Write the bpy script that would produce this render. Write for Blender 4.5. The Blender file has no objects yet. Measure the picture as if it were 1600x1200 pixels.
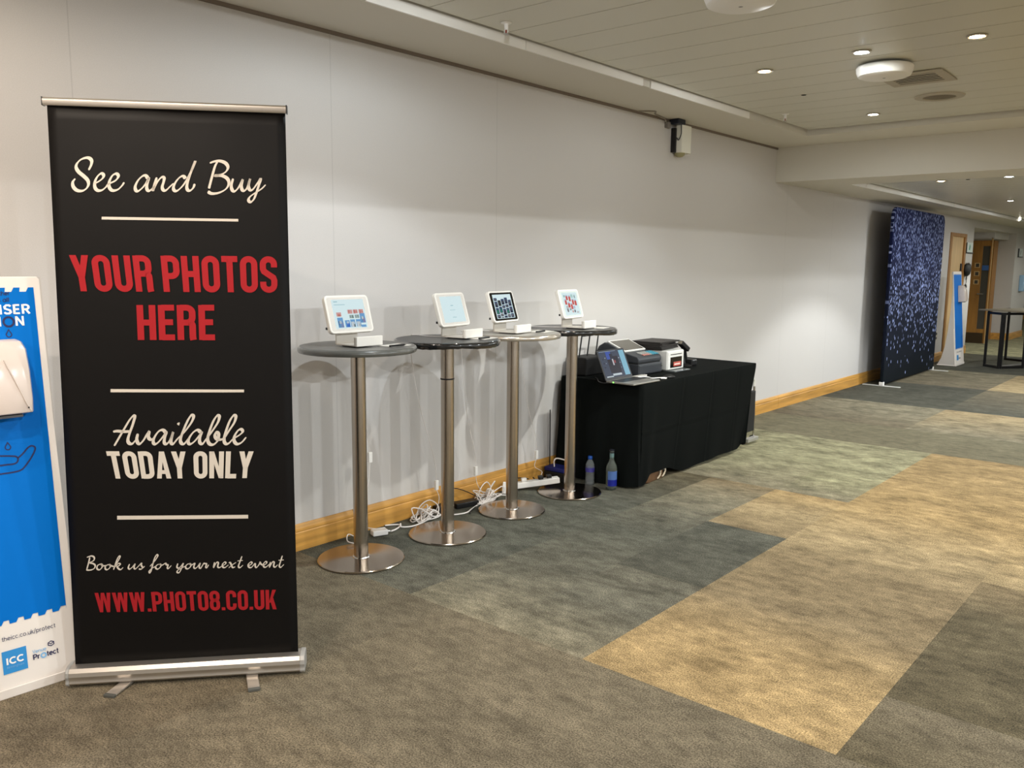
import bpy, math, random
from mathutils import Vector, Matrix

sc = bpy.context.scene
COL = sc.collection
PI = math.pi

# ---------------------------------------------------------------- camera, light level
CAM_POS = (3.75, 0.0, 1.55)
YAW, PITCH, ROLL = math.radians(-40.485), math.radians(-8.100), math.radians(0.534)
cd = bpy.data.cameras.new('camera'); cam = bpy.data.objects.new('camera', cd); COL.objects.link(cam)
d = Vector((math.sin(YAW) * math.cos(PITCH), math.cos(YAW) * math.cos(PITCH), math.sin(PITCH)))
r = d.cross(Vector((0, 0, 1))).normalized(); u = r.cross(d)
R_ = math.cos(ROLL) * r + math.sin(ROLL) * u
U_ = -math.sin(ROLL) * r + math.cos(ROLL) * u
mw = Matrix((R_, U_, -d)).transposed().to_4x4(); mw.translation = Vector(CAM_POS)
cam.matrix_world = mw
cd.sensor_fit = 'HORIZONTAL'; cd.sensor_width = 36.0; cd.lens = 1323.76 / 1600 * 36.0
cd.clip_start = 0.05; cd.clip_end = 100
sc.camera = cam

sc.view_settings.view_transform = 'Standard'; sc.view_settings.look = 'None'
sc.view_settings.gamma = 1.0; sc.view_settings.use_curve_mapping = False
sc.view_settings.exposure = -0.38
w = bpy.data.worlds.new('world'); sc.world = w; w.use_nodes = True
w.node_tree.nodes['Background'].inputs[0].default_value = (0.02, 0.02, 0.02, 1)

def lamp(x, y, z, watts, col, size=120, blend=0.5, radius=0.022, aim=None, parent=None):
    l = bpy.data.lights.new('downlight_or_fill_beam', 'SPOT'); l.energy = watts; l.color = col
    l.spot_size = math.radians(size); l.spot_blend = blend; l.shadow_soft_size = radius
    o = bpy.data.objects.new('downlight_or_fill_beam', l); COL.objects.link(o); o.location = (x, y, z)
    if aim:
        o.rotation_euler = (Vector(aim) - Vector((x, y, z))).to_track_quat('-Z', 'Y').to_euler()
    if parent: o.parent = parent
    return o

WARM = (1.0, 0.84, 0.66); PINK = (1.0, 0.86, 0.74); SOFT = (0.97, 0.99, 0.93); NEUT = (0.93, 0.98, 1.0); COOL = (0.84, 0.93, 1.0)
WIDE, CUT = (178, 0.3), (118, 0.25)          # open beam, beam with the recessed cut-off
# lamps of the ceiling rows that the frame does not show (near row, row behind the camera, rows past the side beam), plus added fill lamps
for (x, y, z, wt, c, k) in ((1.2, 2.74, 2.78, 44, COOL, WIDE), (1.2, 2.74, 2.78, 57, COOL, CUT), (1.93, 2.72, 2.78, 34, WARM, CUT),
                            (1.15, 0.55, 2.78, 40, WARM, WIDE), (1.15, 0.55, 2.78, 32, WARM, CUT),
                            (1.95, 0.2, 2.78, 118, PINK, WIDE), (2.55, -1.6, 2.78, 118, PINK, WIDE), (1.3, -2.0, 2.78, 125, PINK, WIDE),
                            (3.1, 6.2, 2.78, 24, WARM, CUT)):
    lamp(x, y, z, wt, c, *k)
for (x, y, z) in ((1.2, 2.9, 2.785), (1.25, 0.5, 2.785), (1.3, 5.5, 2.785), (1.3, 11.5, 2.435), (1.3, 15.5, 2.435)): lamp(x, y, z, 8, NEUT, 180, 0.0, 0.008)  # added fill lamps without fittings, to brighten the white ceiling lip
for y in (-0.6, 1.6, 3.8, 6.0): lamp(6.0, y, 2.78, 262, (0.91, 0.97, 1.0), *WIDE, radius=0.012)
for (x, y, wt, c, k) in ((5.2, 10.2, 235, NEUT, WIDE), (5.2, 13.0, 235, NEUT, WIDE), (3.0, 12.0, 235, NEUT, WIDE), (1.9, 13.1, 40, SOFT, CUT),
                         (2.2, 16.4, 90, SOFT, WIDE), (1.4, 17.4, 120, SOFT, CUT), (1.6, 18.8, 35, SOFT, WIDE), (3.2, 20.5, 120, SOFT, WIDE), (3.0, 26.0, 120, SOFT, WIDE)):  # the cut-off lamp in this line is added to brighten the far floor
    lamp(x, y, 2.43, wt, c, *k)

# ---------------------------------------------------------------- helpers
def lin(c):
    return tuple(((v / 255.0) / 12.92 if v <= 10.3 else (((v / 255.0) + 0.055) / 1.055) ** 2.4) for v in c)

MATS = {}
def mat(name, rgb, rough=0.5, metal=0.0, emit=0.0, spec=0.5, bump=None, var=None, alpha=None, trans=0.0, coat=0.0, ior=1.45, screen=False):
    """rgb in sRGB 0-255; bump=(scale,strength,stretch); var=(scale,amount,stretch)"""
    if name in MATS: return MATS[name]
    m = bpy.data.materials.new(name); m.use_nodes = True; MATS[name] = m
    nt = m.node_tree; b = nt.nodes['Principled BSDF']
    c = lin(rgb) + (1,)
    b.inputs['Base Color'].default_value = c
    b.inputs['Roughness'].default_value = rough; b.inputs['Metallic'].default_value = metal
    b.inputs['Specular IOR Level'].default_value = spec
    b.inputs['Transmission Weight'].default_value = trans; b.inputs['IOR'].default_value = ior
    b.inputs['Coat Weight'].default_value = coat
    if screen: b.inputs['Base Color'].default_value = (.012, .012, .014, 1); b.inputs['Specular IOR Level'].default_value = .25
    if emit:
        b.inputs['Emission Color'].default_value = c; b.inputs['Emission Strength'].default_value = emit
    def coords(stretch):
        tc = nt.nodes.new('ShaderNodeTexCoord'); mp = nt.nodes.new('ShaderNodeMapping')
        mp.inputs['Scale'].default_value = stretch
        nt.links.new(tc.outputs['Object'], mp.inputs['Vector']); return mp.outputs[0]
    if var:
        n = nt.nodes.new('ShaderNodeTexNoise'); n.inputs['Scale'].default_value = var[0]; n.inputs['Detail'].default_value = 5
        nt.links.new(coords(var[2] if len(var) > 2 else (1, 1, 1)), n.inputs['Vector'])
        mx = nt.nodes.new('ShaderNodeMix'); mx.data_type = 'RGBA'
        k = var[1]
        mx.inputs[6].default_value = tuple(v * (1 - k) for v in c[:3]) + (1,)
        mx.inputs[7].default_value = tuple(min(1, v * (1 + k)) for v in c[:3]) + (1,)
        rp = nt.nodes.new('ShaderNodeMapRange'); rp.inputs[1].default_value = 0.3; rp.inputs[2].default_value = 0.7
        nt.links.new(n.outputs['Fac'], rp.inputs[0]); nt.links.new(rp.outputs[0], mx.inputs[0])
        nt.links.new(mx.outputs[2], b.inputs['Base Color'])
    if bump:
        n = nt.nodes.new('ShaderNodeTexNoise'); n.inputs['Scale'].default_value = bump[0]; n.inputs['Detail'].default_value = 3
        nt.links.new(coords(bump[2] if len(bump) > 2 else (1, 1, 1)), n.inputs['Vector'])
        bp = nt.nodes.new('ShaderNodeBump'); bp.inputs['Strength'].default_value = bump[1]; bp.inputs['Distance'].default_value = 0.002
        nt.links.new(n.outputs['Fac'], bp.inputs['Height']); nt.links.new(bp.outputs[0], b.inputs['Normal'])
    return m

class G:
    """collects shapes for ONE mesh object"""
    def __init__(s): s.v = []; s.f = []; s.mi = []; s.k = 0
    def add(s, v, f):
        o = len(s.v); s.v += [tuple(p) for p in v]
        for q in f: s.f.append(tuple(i + o for i in q)); s.mi.append(s.k)
        return s
    def box(s, x0, x1, y0, y1, z0, z1, rz=0, piv=None):
        P = [Vector((x, y, z)) for z in (z0, z1) for y in (y0, y1) for x in (x0, x1)]
        if rz:
            c = Vector(piv or ((x0 + x1) / 2, (y0 + y1) / 2, 0)); M = Matrix.Rotation(rz, 3, 'Z')
            P = [M @ (p - c) + c for p in P]
        return s.add(P, [(0, 2, 3, 1), (4, 5, 7, 6), (0, 1, 5, 4), (2, 6, 7, 3), (0, 4, 6, 2), (1, 3, 7, 5)])
    def prism(s, pts, fn, a, b):
        """closed 2-D outline pts, fn(p,q,t)->xyz, extruded t=a..b"""
        n = len(pts)
        V = [fn(p, q, a) for p, q in pts] + [fn(p, q, b) for p, q in pts]
        F = [tuple(range(n))[::-1], tuple(range(n, 2 * n))] + [(i, (i + 1) % n, n + (i + 1) % n, n + i) for i in range(n)]
        return s.add(V, F)
    def lathe(s, prof, n=32, c=(0, 0, 0), cap=True):
        V = []; F = []; m = len(prof)
        for i in range(n):
            a = 2 * PI * i / n
            V += [(c[0] + rr * math.cos(a), c[1] + rr * math.sin(a), c[2] + z) for rr, z in prof]
        for i in range(n):
            j = (i + 1) % n
            F += [(i * m + k, j * m + k, j * m + k + 1, i * m + k + 1) for k in range(m - 1)]
        if cap:
            if prof[0][0] > 1e-6: F.append(tuple(i * m for i in range(n))[::-1])
            if prof[-1][0] > 1e-6: F.append(tuple(i * m + m - 1 for i in range(n)))
        return s.add(V, F)
    def tube(s, path, rad, n=8, closed=False, cap=True):
        P = [Vector(p) for p in path]; m = len(P); V = []; F = []
        ref = None
        for i in range(m):
            a = P[i - 1] if (i > 0 or closed) else P[i]; b = P[(i + 1) % m] if (i < m - 1 or closed) else P[i]
            t = (b - a).normalized() if (b - a).length > 1e-9 else Vector((0, 0, 1))
            if ref is None:
                ref = t.orthogonal().normalized()
            ref = (ref - t * ref.dot(t)); ref = ref.normalized() if ref.length > 1e-6 else t.orthogonal().normalized()
            bi = t.cross(ref); rr = rad[i] if isinstance(rad, (list, tuple)) else rad
            V += [P[i] + rr * (math.cos(2 * PI * k / n) * ref + math.sin(2 * PI * k / n) * bi) for k in range(n)]
        for i in range(m if closed else m - 1):
            j = (i + 1) % m
            F += [(i * n + k, i * n + (k + 1) % n, j * n + (k + 1) % n, j * n + k) for k in range(n)]
        if cap and not closed:
            F += [tuple(range(n))[::-1], tuple((m - 1) * n + k for k in range(n))]
        return s.add(V, F)
    def bar(s, a, b, w, h=None):
        """square bar between two points"""
        a = Vector(a); b = Vector(b); t = (b - a).normalized(); h = h or w
        up = Vector((0, 0, 1)) if abs(t.z) < 0.95 else Vector((1, 0, 0))
        x = t.cross(up).normalized(); y = x.cross(t)
        V = [p + sx * x * w / 2 + sy * y * h / 2 for p in (a, b) for sx, sy in ((-1, -1), (1, -1), (1, 1), (-1, 1))]
        return s.add(V, [(3, 2, 1, 0), (4, 5, 6, 7), (0, 1, 5, 4), (1, 2, 6, 5), (2, 3, 7, 6), (3, 0, 4, 7)])
    def build(s, name, m, parent=None, smooth=None, bevel=0, seg=2, loc=None, rot=None):
        me = bpy.data.meshes.new(name); me.from_pydata(s.v, [], s.f)
        for q in (m if isinstance(m, (list, tuple)) else [m]): me.materials.append(q)
        if any(s.mi): me.polygons.foreach_set('material_index', s.mi)
        if smooth is not None:
            me.polygons.foreach_set('use_smooth', [True] * len(me.polygons))
            me.update(); me.set_sharp_from_angle(angle=math.radians(smooth))
        me.validate(); me.update()
        o = bpy.data.objects.new(name, me); COL.objects.link(o)
        if bevel:
            b = o.modifiers.new('bevel', 'BEVEL'); b.width = bevel; b.segments = seg; b.limit_method = 'ANGLE'; b.angle_limit = 0.6
        if loc: o.location = loc
        if rot: o.rotation_euler = rot
        if parent: o.parent = parent
        return o

def thing(name, label, cat, loc=(0, 0, 0), rz=0.0, group=None):
    o = bpy.data.objects.new(name, None); COL.objects.link(o); o.empty_display_size = 0.05
    o.location = loc; o.rotation_euler = (0, 0, rz); o['label'] = label; o['category'] = cat
    if group: o['group'] = group
    return o
def tag(o, label, cat, group=None):
    o['label'] = label; o['category'] = cat
    if group: o['group'] = group
    return o
def struct(o): o['kind'] = 'structure'; return o
def smooth_path(pts, k=6):
    P = [Vector(p) for p in pts]
    if len(P) < 3: return P
    Q = [2 * P[0] - P[1]] + P + [2 * P[-1] - P[-2]]; out = []
    for i in range(1, len(Q) - 2):
        a, b, c, e = Q[i - 1], Q[i], Q[i + 1], Q[i + 2]
        for j in range(k):
            t = j / k
            out.append(0.5 * ((2 * b) + (c - a) * t + (2 * a - 5 * b + 4 * c - e) * t * t + (3 * b - a - 3 * c + e) * t ** 3))
    out.append(P[-1]); return out
def rrect(x0, x1, y0, y1, rad, n=6):
    pts = []
    for cx, cy, a0 in ((x1 - rad, y1 - rad, 0), (x0 + rad, y1 - rad, 90), (x0 + rad, y0 + rad, 180), (x1 - rad, y0 + rad, 270)):
        for i in range(n + 1):
            a = math.radians(a0 + 90 * i / n); pts.append((cx + rad * math.cos(a), cy + rad * math.sin(a)))
    return pts

# flat printed shapes: all return 2-D polygons (lists of points) ------------------
def stroke(pts, th, closed=False):
    """constant-width stroke of a polyline with mitred joins -> quads"""
    P = [Vector((p[0], p[1])) for p in pts]; m = len(P); A = []; B = []
    for i in range(m):
        a = P[i - 1] if (i > 0 or closed) else None; b = P[(i + 1) % m] if (i < m - 1 or closed) else None
        t1 = (P[i] - a).normalized() if a is not None else None; t2 = (b - P[i]).normalized() if b is not None else None
        if t1 is None: t1 = t2
        if t2 is None: t2 = t1
        n1 = Vector((-t1.y, t1.x)); n2 = Vector((-t2.y, t2.x)); mm = (n1 + n2)
        mm = mm.normalized() if mm.length > 1e-6 else n1
        k = 1 / max(0.5, mm.dot(n1))
        A.append(P[i] + mm * th / 2 * k); B.append(P[i] - mm * th / 2 * k)
    return [[B[i], B[(i + 1) % m], A[(i + 1) % m], A[i]] for i in range(m if closed else m - 1)]
def pen(pts, thin, thick, ang=40):
    """broad-nib stroke: width follows direction"""
    P = smooth_path([(p[0], p[1], 0) for p in pts], 5); m = len(P); A = []; B = []
    wd = []
    for i in range(m):
        t = P[min(i + 1, m - 1)] - P[max(i - 1, 0)]
        a = math.atan2(t.y, t.x) - math.radians(ang)
        wd.append(thin + (thick - thin) * abs(math.sin(a)) ** 1.3)
    for i in range(m):
        t = (P[min(i + 1, m - 1)] - P[max(i - 1, 0)]).normalized(); nn = Vector((-t.y, t.x, 0))
        ww = sum(wd[max(0, i - 2):i + 3]) / len(wd[max(0, i - 2):i + 3])
        if i in (0, m - 1): ww *= 0.6
        A.append(P[i] + nn * ww / 2); B.append(P[i] - nn * ww / 2)
    return [[B[i], B[i + 1], A[i + 1], A[i]] for i in range(m - 1)]
def arcp(cx, cy, rx, ry, a0, a1, n=10):
    return [(cx + rx * math.cos(math.radians(a0 + (a1 - a0) * i / n)), cy + ry * math.sin(math.radians(a0 + (a1 - a0) * i / n))) for i in range(n + 1)]

def block_glyph(ch):
    """condensed bold capitals in a box of height 1 -> (width, polygons)"""
    t = 0.168; h = t / 2; w = 0.475; l, rr, b, T = h, w - h, h * 0.9, 1 - h * 0.9; cr = 0.15
    S = lambda p, c=False: stroke(p, t, c)
    cTR = arcp(rr - cr, T - cr, cr, cr, 0, 90, 6); cTL = arcp(l + cr, T - cr, cr, cr, 90, 180, 6)
    cBL = arcp(l + cr, b + cr, cr, cr, 180, 270, 6); cBR = arcp(rr - cr, b + cr, cr, cr, 270, 360, 6)
    if ch in 'O0': return w, S(cTR + cTL + cBL + cBR, True)
    if ch == 'U': return w, S([(l, 1)] + cBL + cBR + [(rr, 1)])
    if ch == 'C': return w, S([(rr, 0.66)] + cTR + cTL + cBL + cBR + [(rr, 0.34)])
    if ch == 'S': return w * .97, S([(rr, 0.70)] + cTR + cTL + [(l, 0.66), (l + .03, 0.585), (rr - .03, 0.415), (rr, 0.34)] + cBR[::-1] + cBL[::-1] + [(l, 0.30)])
    if ch == '8':
        m1 = arcp(rr - cr, 0.52 + cr, cr, cr, 270, 360, 6); m2 = arcp(l + cr, 0.52 + cr, cr, cr, 180, 270, 6)
        m3 = arcp(rr - cr, 0.52 - cr, cr, cr, 0, 90, 6); m4 = arcp(l + cr, 0.52 - cr, cr, cr, 90, 180, 6)
        return w, S(cTR + cTL + m2 + m1, True) + S(m3 + m4 + cBL + cBR, True)
    if ch in 'PR':
        m = 0.44 if ch == 'P' else 0.50
        bowl = [(l, T)] + arcp(rr - cr, T - cr, cr, cr, 90, 0, 6) + arcp(rr - cr, m + cr, cr, cr, 0, -90, 6) + [(l, m)]
        g = S([(l, 0), (l, 1)]) + S(bowl)
        if ch == 'R': g += S([(l + .12, m)] + arcp(rr - .09, m - .09, .09, .09, 90, 0, 5) + [(rr, .08), (rr + .015, 0)])
        return w * (0.98 if ch == 'P' else 1.02), g
    if ch == 'D': return w, S([(l, 0), (l, 1)]) + S([(l, T)] + cTR[::-1] + cBR[::-1] + [(l, b)])
    if ch == 'H': return w, S([(l, 0), (l, 1)]) + S([(rr, 0), (rr, 1)]) + S([(l, .5), (rr, .5)])
    if ch == 'E': return .41, S([(l, 0), (l, 1)]) + S([(l, T), (.41, T)]) + S([(l, .51), (.37, .51)]) + S([(l, b), (.41, b)])
    if ch == 'T': return .43, S([(.215, 0), (.215, 1)]) + S([(0, T), (.43, T)])
    if ch == 'L': return .39, S([(l, 0), (l, 1)]) + S([(l, b), (.39, b)])
    if ch == 'N': return .50, S([(l, 0), (l, 1)]) + S([(.50 - h, 0), (.50 - h, 1)]) + [[Vector((0.03, 1)), Vector((.335, 0)), Vector((.47, 0)), Vector((.165, 1))]]
    if ch == 'Y': return .49, [[Vector((0, 1)), Vector((.161, .38)), Vector((.329, .38)), Vector((.175, 1))], [Vector((.315, 1)), Vector((.161, .38)), Vector((.329, .38)), Vector((.49, 1))]] + S([(.245, 0), (.245, .42)])
    if ch == 'A': return .50, [[Vector((0, 0)), Vector((.165, 1)), Vector((.30, 1)), Vector((.165, 0))], [Vector((.50, 0)), Vector((.335, 1)), Vector((.20, 1)), Vector((.335, 0))]] + stroke([(.13, .24), (.37, .24)], .14)
    if ch == 'K': return .51, S([(l, 0), (l, 1)]) + [[Vector((.15, .33)), Vector((.32, 1)), Vector((.50, 1)), Vector((.25, .36))], [Vector((.20, .50)), Vector((.33, 0)), Vector((.51, 0)), Vector((.34, .66))]]
    if ch == 'W':
        return .70, [[Vector(p) for p in q] for q in (((0, 1), (.12, 0), (.265, 0), (.165, 1)), ((.275, 1), (.12, 0), (.265, 0), (.39, 1)), ((.31, 1), (.435, 0), (.58, 0), (.425, 1)), ((.535, 1), (.435, 0), (.58, 0), (.70, 1)))]
    if ch == '.': return .165, S([(h, 0), (h, .155)])
    return .17, []

def sans_glyph(ch, th):
    """plain rounded sans, x-height .7 / ascender 1 -> (advance, polygons)"""
    S = lambda p, c=False: stroke(p, th, c); R = 0.30; x = .35
    ring = lambda cx=.35, cy=.35: S(arcp(cx, cy, R, R, 0, 348, 20), True)
    D = {
     'o': (.74, lambda: ring()), 'c': (.66, lambda: S(arcp(.35, .35, R, R, 50, 310, 16))),
     'e': (.72, lambda: S([(.06, .37), (.64, .37)]) + S(arcp(.35, .35, R, R, 0, 310, 16))),
     'h': (.68, lambda: S([(.07, 0), (.07, 1)]) + S([(.07, .35)] + arcp(.32, .42, .25, .24, 150, 0, 8) + [(.57, 0)])),
     'n': (.68, lambda: S([(.07, 0), (.07, .7)]) + S([(.07, .35)] + arcp(.32, .42, .25, .24, 150, 0, 8) + [(.57, 0)])),
     't': (.44, lambda: S([(.2, .95), (.2, .15), (.26, .06), (.38, .04)]) + S([(.03, .66), (.38, .66)])),
     'i': (.22, lambda: S([(.1, 0), (.1, .7)]) + S([(.1, .86), (.1, 1.0)])), 'l': (.22, lambda: S([(.1, 0), (.1, 1)])),
     'u': (.68, lambda: S([(.07, .7), (.07, .28)] + arcp(.32, .28, .25, .25, 180, 330, 8) + [(.57, .35)]) + S([(.57, .7), (.57, 0)])),
     'k': (.58, lambda: S([(.07, 0), (.07, 1)]) + S([(.48, .7), (.1, .34)]) + S([(.22, .44), (.52, 0)])),
     'p': (.76, lambda: S([(.07, .7), (.07, -.3)]) + ring(.38)), 'r': (.44, lambda: S([(.07, 0), (.07, .7)]) + S([(.07, .4)] + arcp(.27, .44, .2, .2, 160, 70, 5))),
     'a': (.74, lambda: ring() + S([(.65, .7), (.65, 0)])), 's': (.54, lambda: S([(.46, .58), (.36, .66), (.2, .66), (.09, .56), (.12, .42), (.4, .29), (.44, .15), (.34, .05), (.18, .04), (.06, .13)])),
     '/': (.46, lambda: S([(.02, -.1), (.42, 1.05)])), '.': (.24, lambda: S([(.12, 0), (.12, .14)])),
     'I': (.26, lambda: S([(.12, 0), (.12, 1)])), 'S': (.64, lambda: S([(.56, .8), (.44, .93), (.24, .93), (.09, .78), (.13, .58), (.5, .40), (.55, .2), (.42, .07), (.2, .07), (.05, .2)])),
     'E': (.58, lambda: S([(.09, 0), (.09, 1)]) + S([(.09, .93), (.52, .93)]) + S([(.09, .5), (.47, .5)]) + S([(.09, .07), (.52, .07)])),
     'R': (.68, lambda: S([(.09, 0), (.09, 1)]) + S([(.09, .93), (.32, .93)] + arcp(.34, .70, .22, .23, 90, -90, 8) + [(.09, .47)]) + S([(.32, .46), (.6, 0)])),
     'N': (.80, lambda: S([(.09, 0), (.09, 1)]) + S([(.67, 0), (.67, 1)]) + S([(.09, .98), (.67, .02)])),
     'B': (.66, lambda: S([(.09, 0), (.09, 1)]) + S([(.09, .93), (.30, .93)] + arcp(.32, .73, .2, .2, 90, -90, 8) + [(.09, .53)]) + S([(.30, .53)] + arcp(.34, .3, .23, .23, 90, -90, 8) + [(.09, .07)])),
     'm': (1.02, lambda: S([(.07, 0), (.07, .7)]) + S([(.07, .4)] + arcp(.28, .45, .21, .2, 150, 0, 8) + [(.49, 0)]) + S([(.49, .4)] + arcp(.70, .45, .21, .2, 150, 0, 8) + [(.91, 0)])),
     'g': (.76, lambda: ring() + S([(.65, .7), (.65, -.1)] + arcp(.36, -.06, .28, .22, 0, -140, 8))),
     'C': (.82, lambda: S(arcp(.48, .5, .41, .43, 48, 312, 16))), 'P': (.66, lambda: S([(.09, 0), (.09, 1)]) + S([(.09, .93), (.34, .93)] + arcp(.36, .68, .22, .25, 90, -90, 8) + [(.09, .43)])),
     'V': (.74, lambda: S([(.03, 1), (.36, .03), (.69, 1)])), ' ': (.32, lambda: [])}
    a, f = D[ch]; return a, f()
def layout(text, glyph, gap):
    x = 0; out = []
    for ch in text:
        if ch == ' ' and glyph is block_glyph: x += .19; continue
        wd, g = glyph(ch)
        out += [[Vector((p[0] + x, p[1])) for p in q] for q in g]; x += wd + gap
    return x - gap, out
def text_rect(text, glyph, gap, x0, x1, y0, y1):
    wd, g = layout(text, glyph, gap)
    return [[(x0 + p[0] / wd * (x1 - x0), y0 + p[1] * (y1 - y0)) for p in q] for q in g]
def flat(polys, fn):
    """2-D polygons -> G through fn(u,v)->xyz"""
    g = G()
    for q in polys: g.add([fn(p[0], p[1]) for p in q], [tuple(range(len(q)))])
    return g
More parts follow.
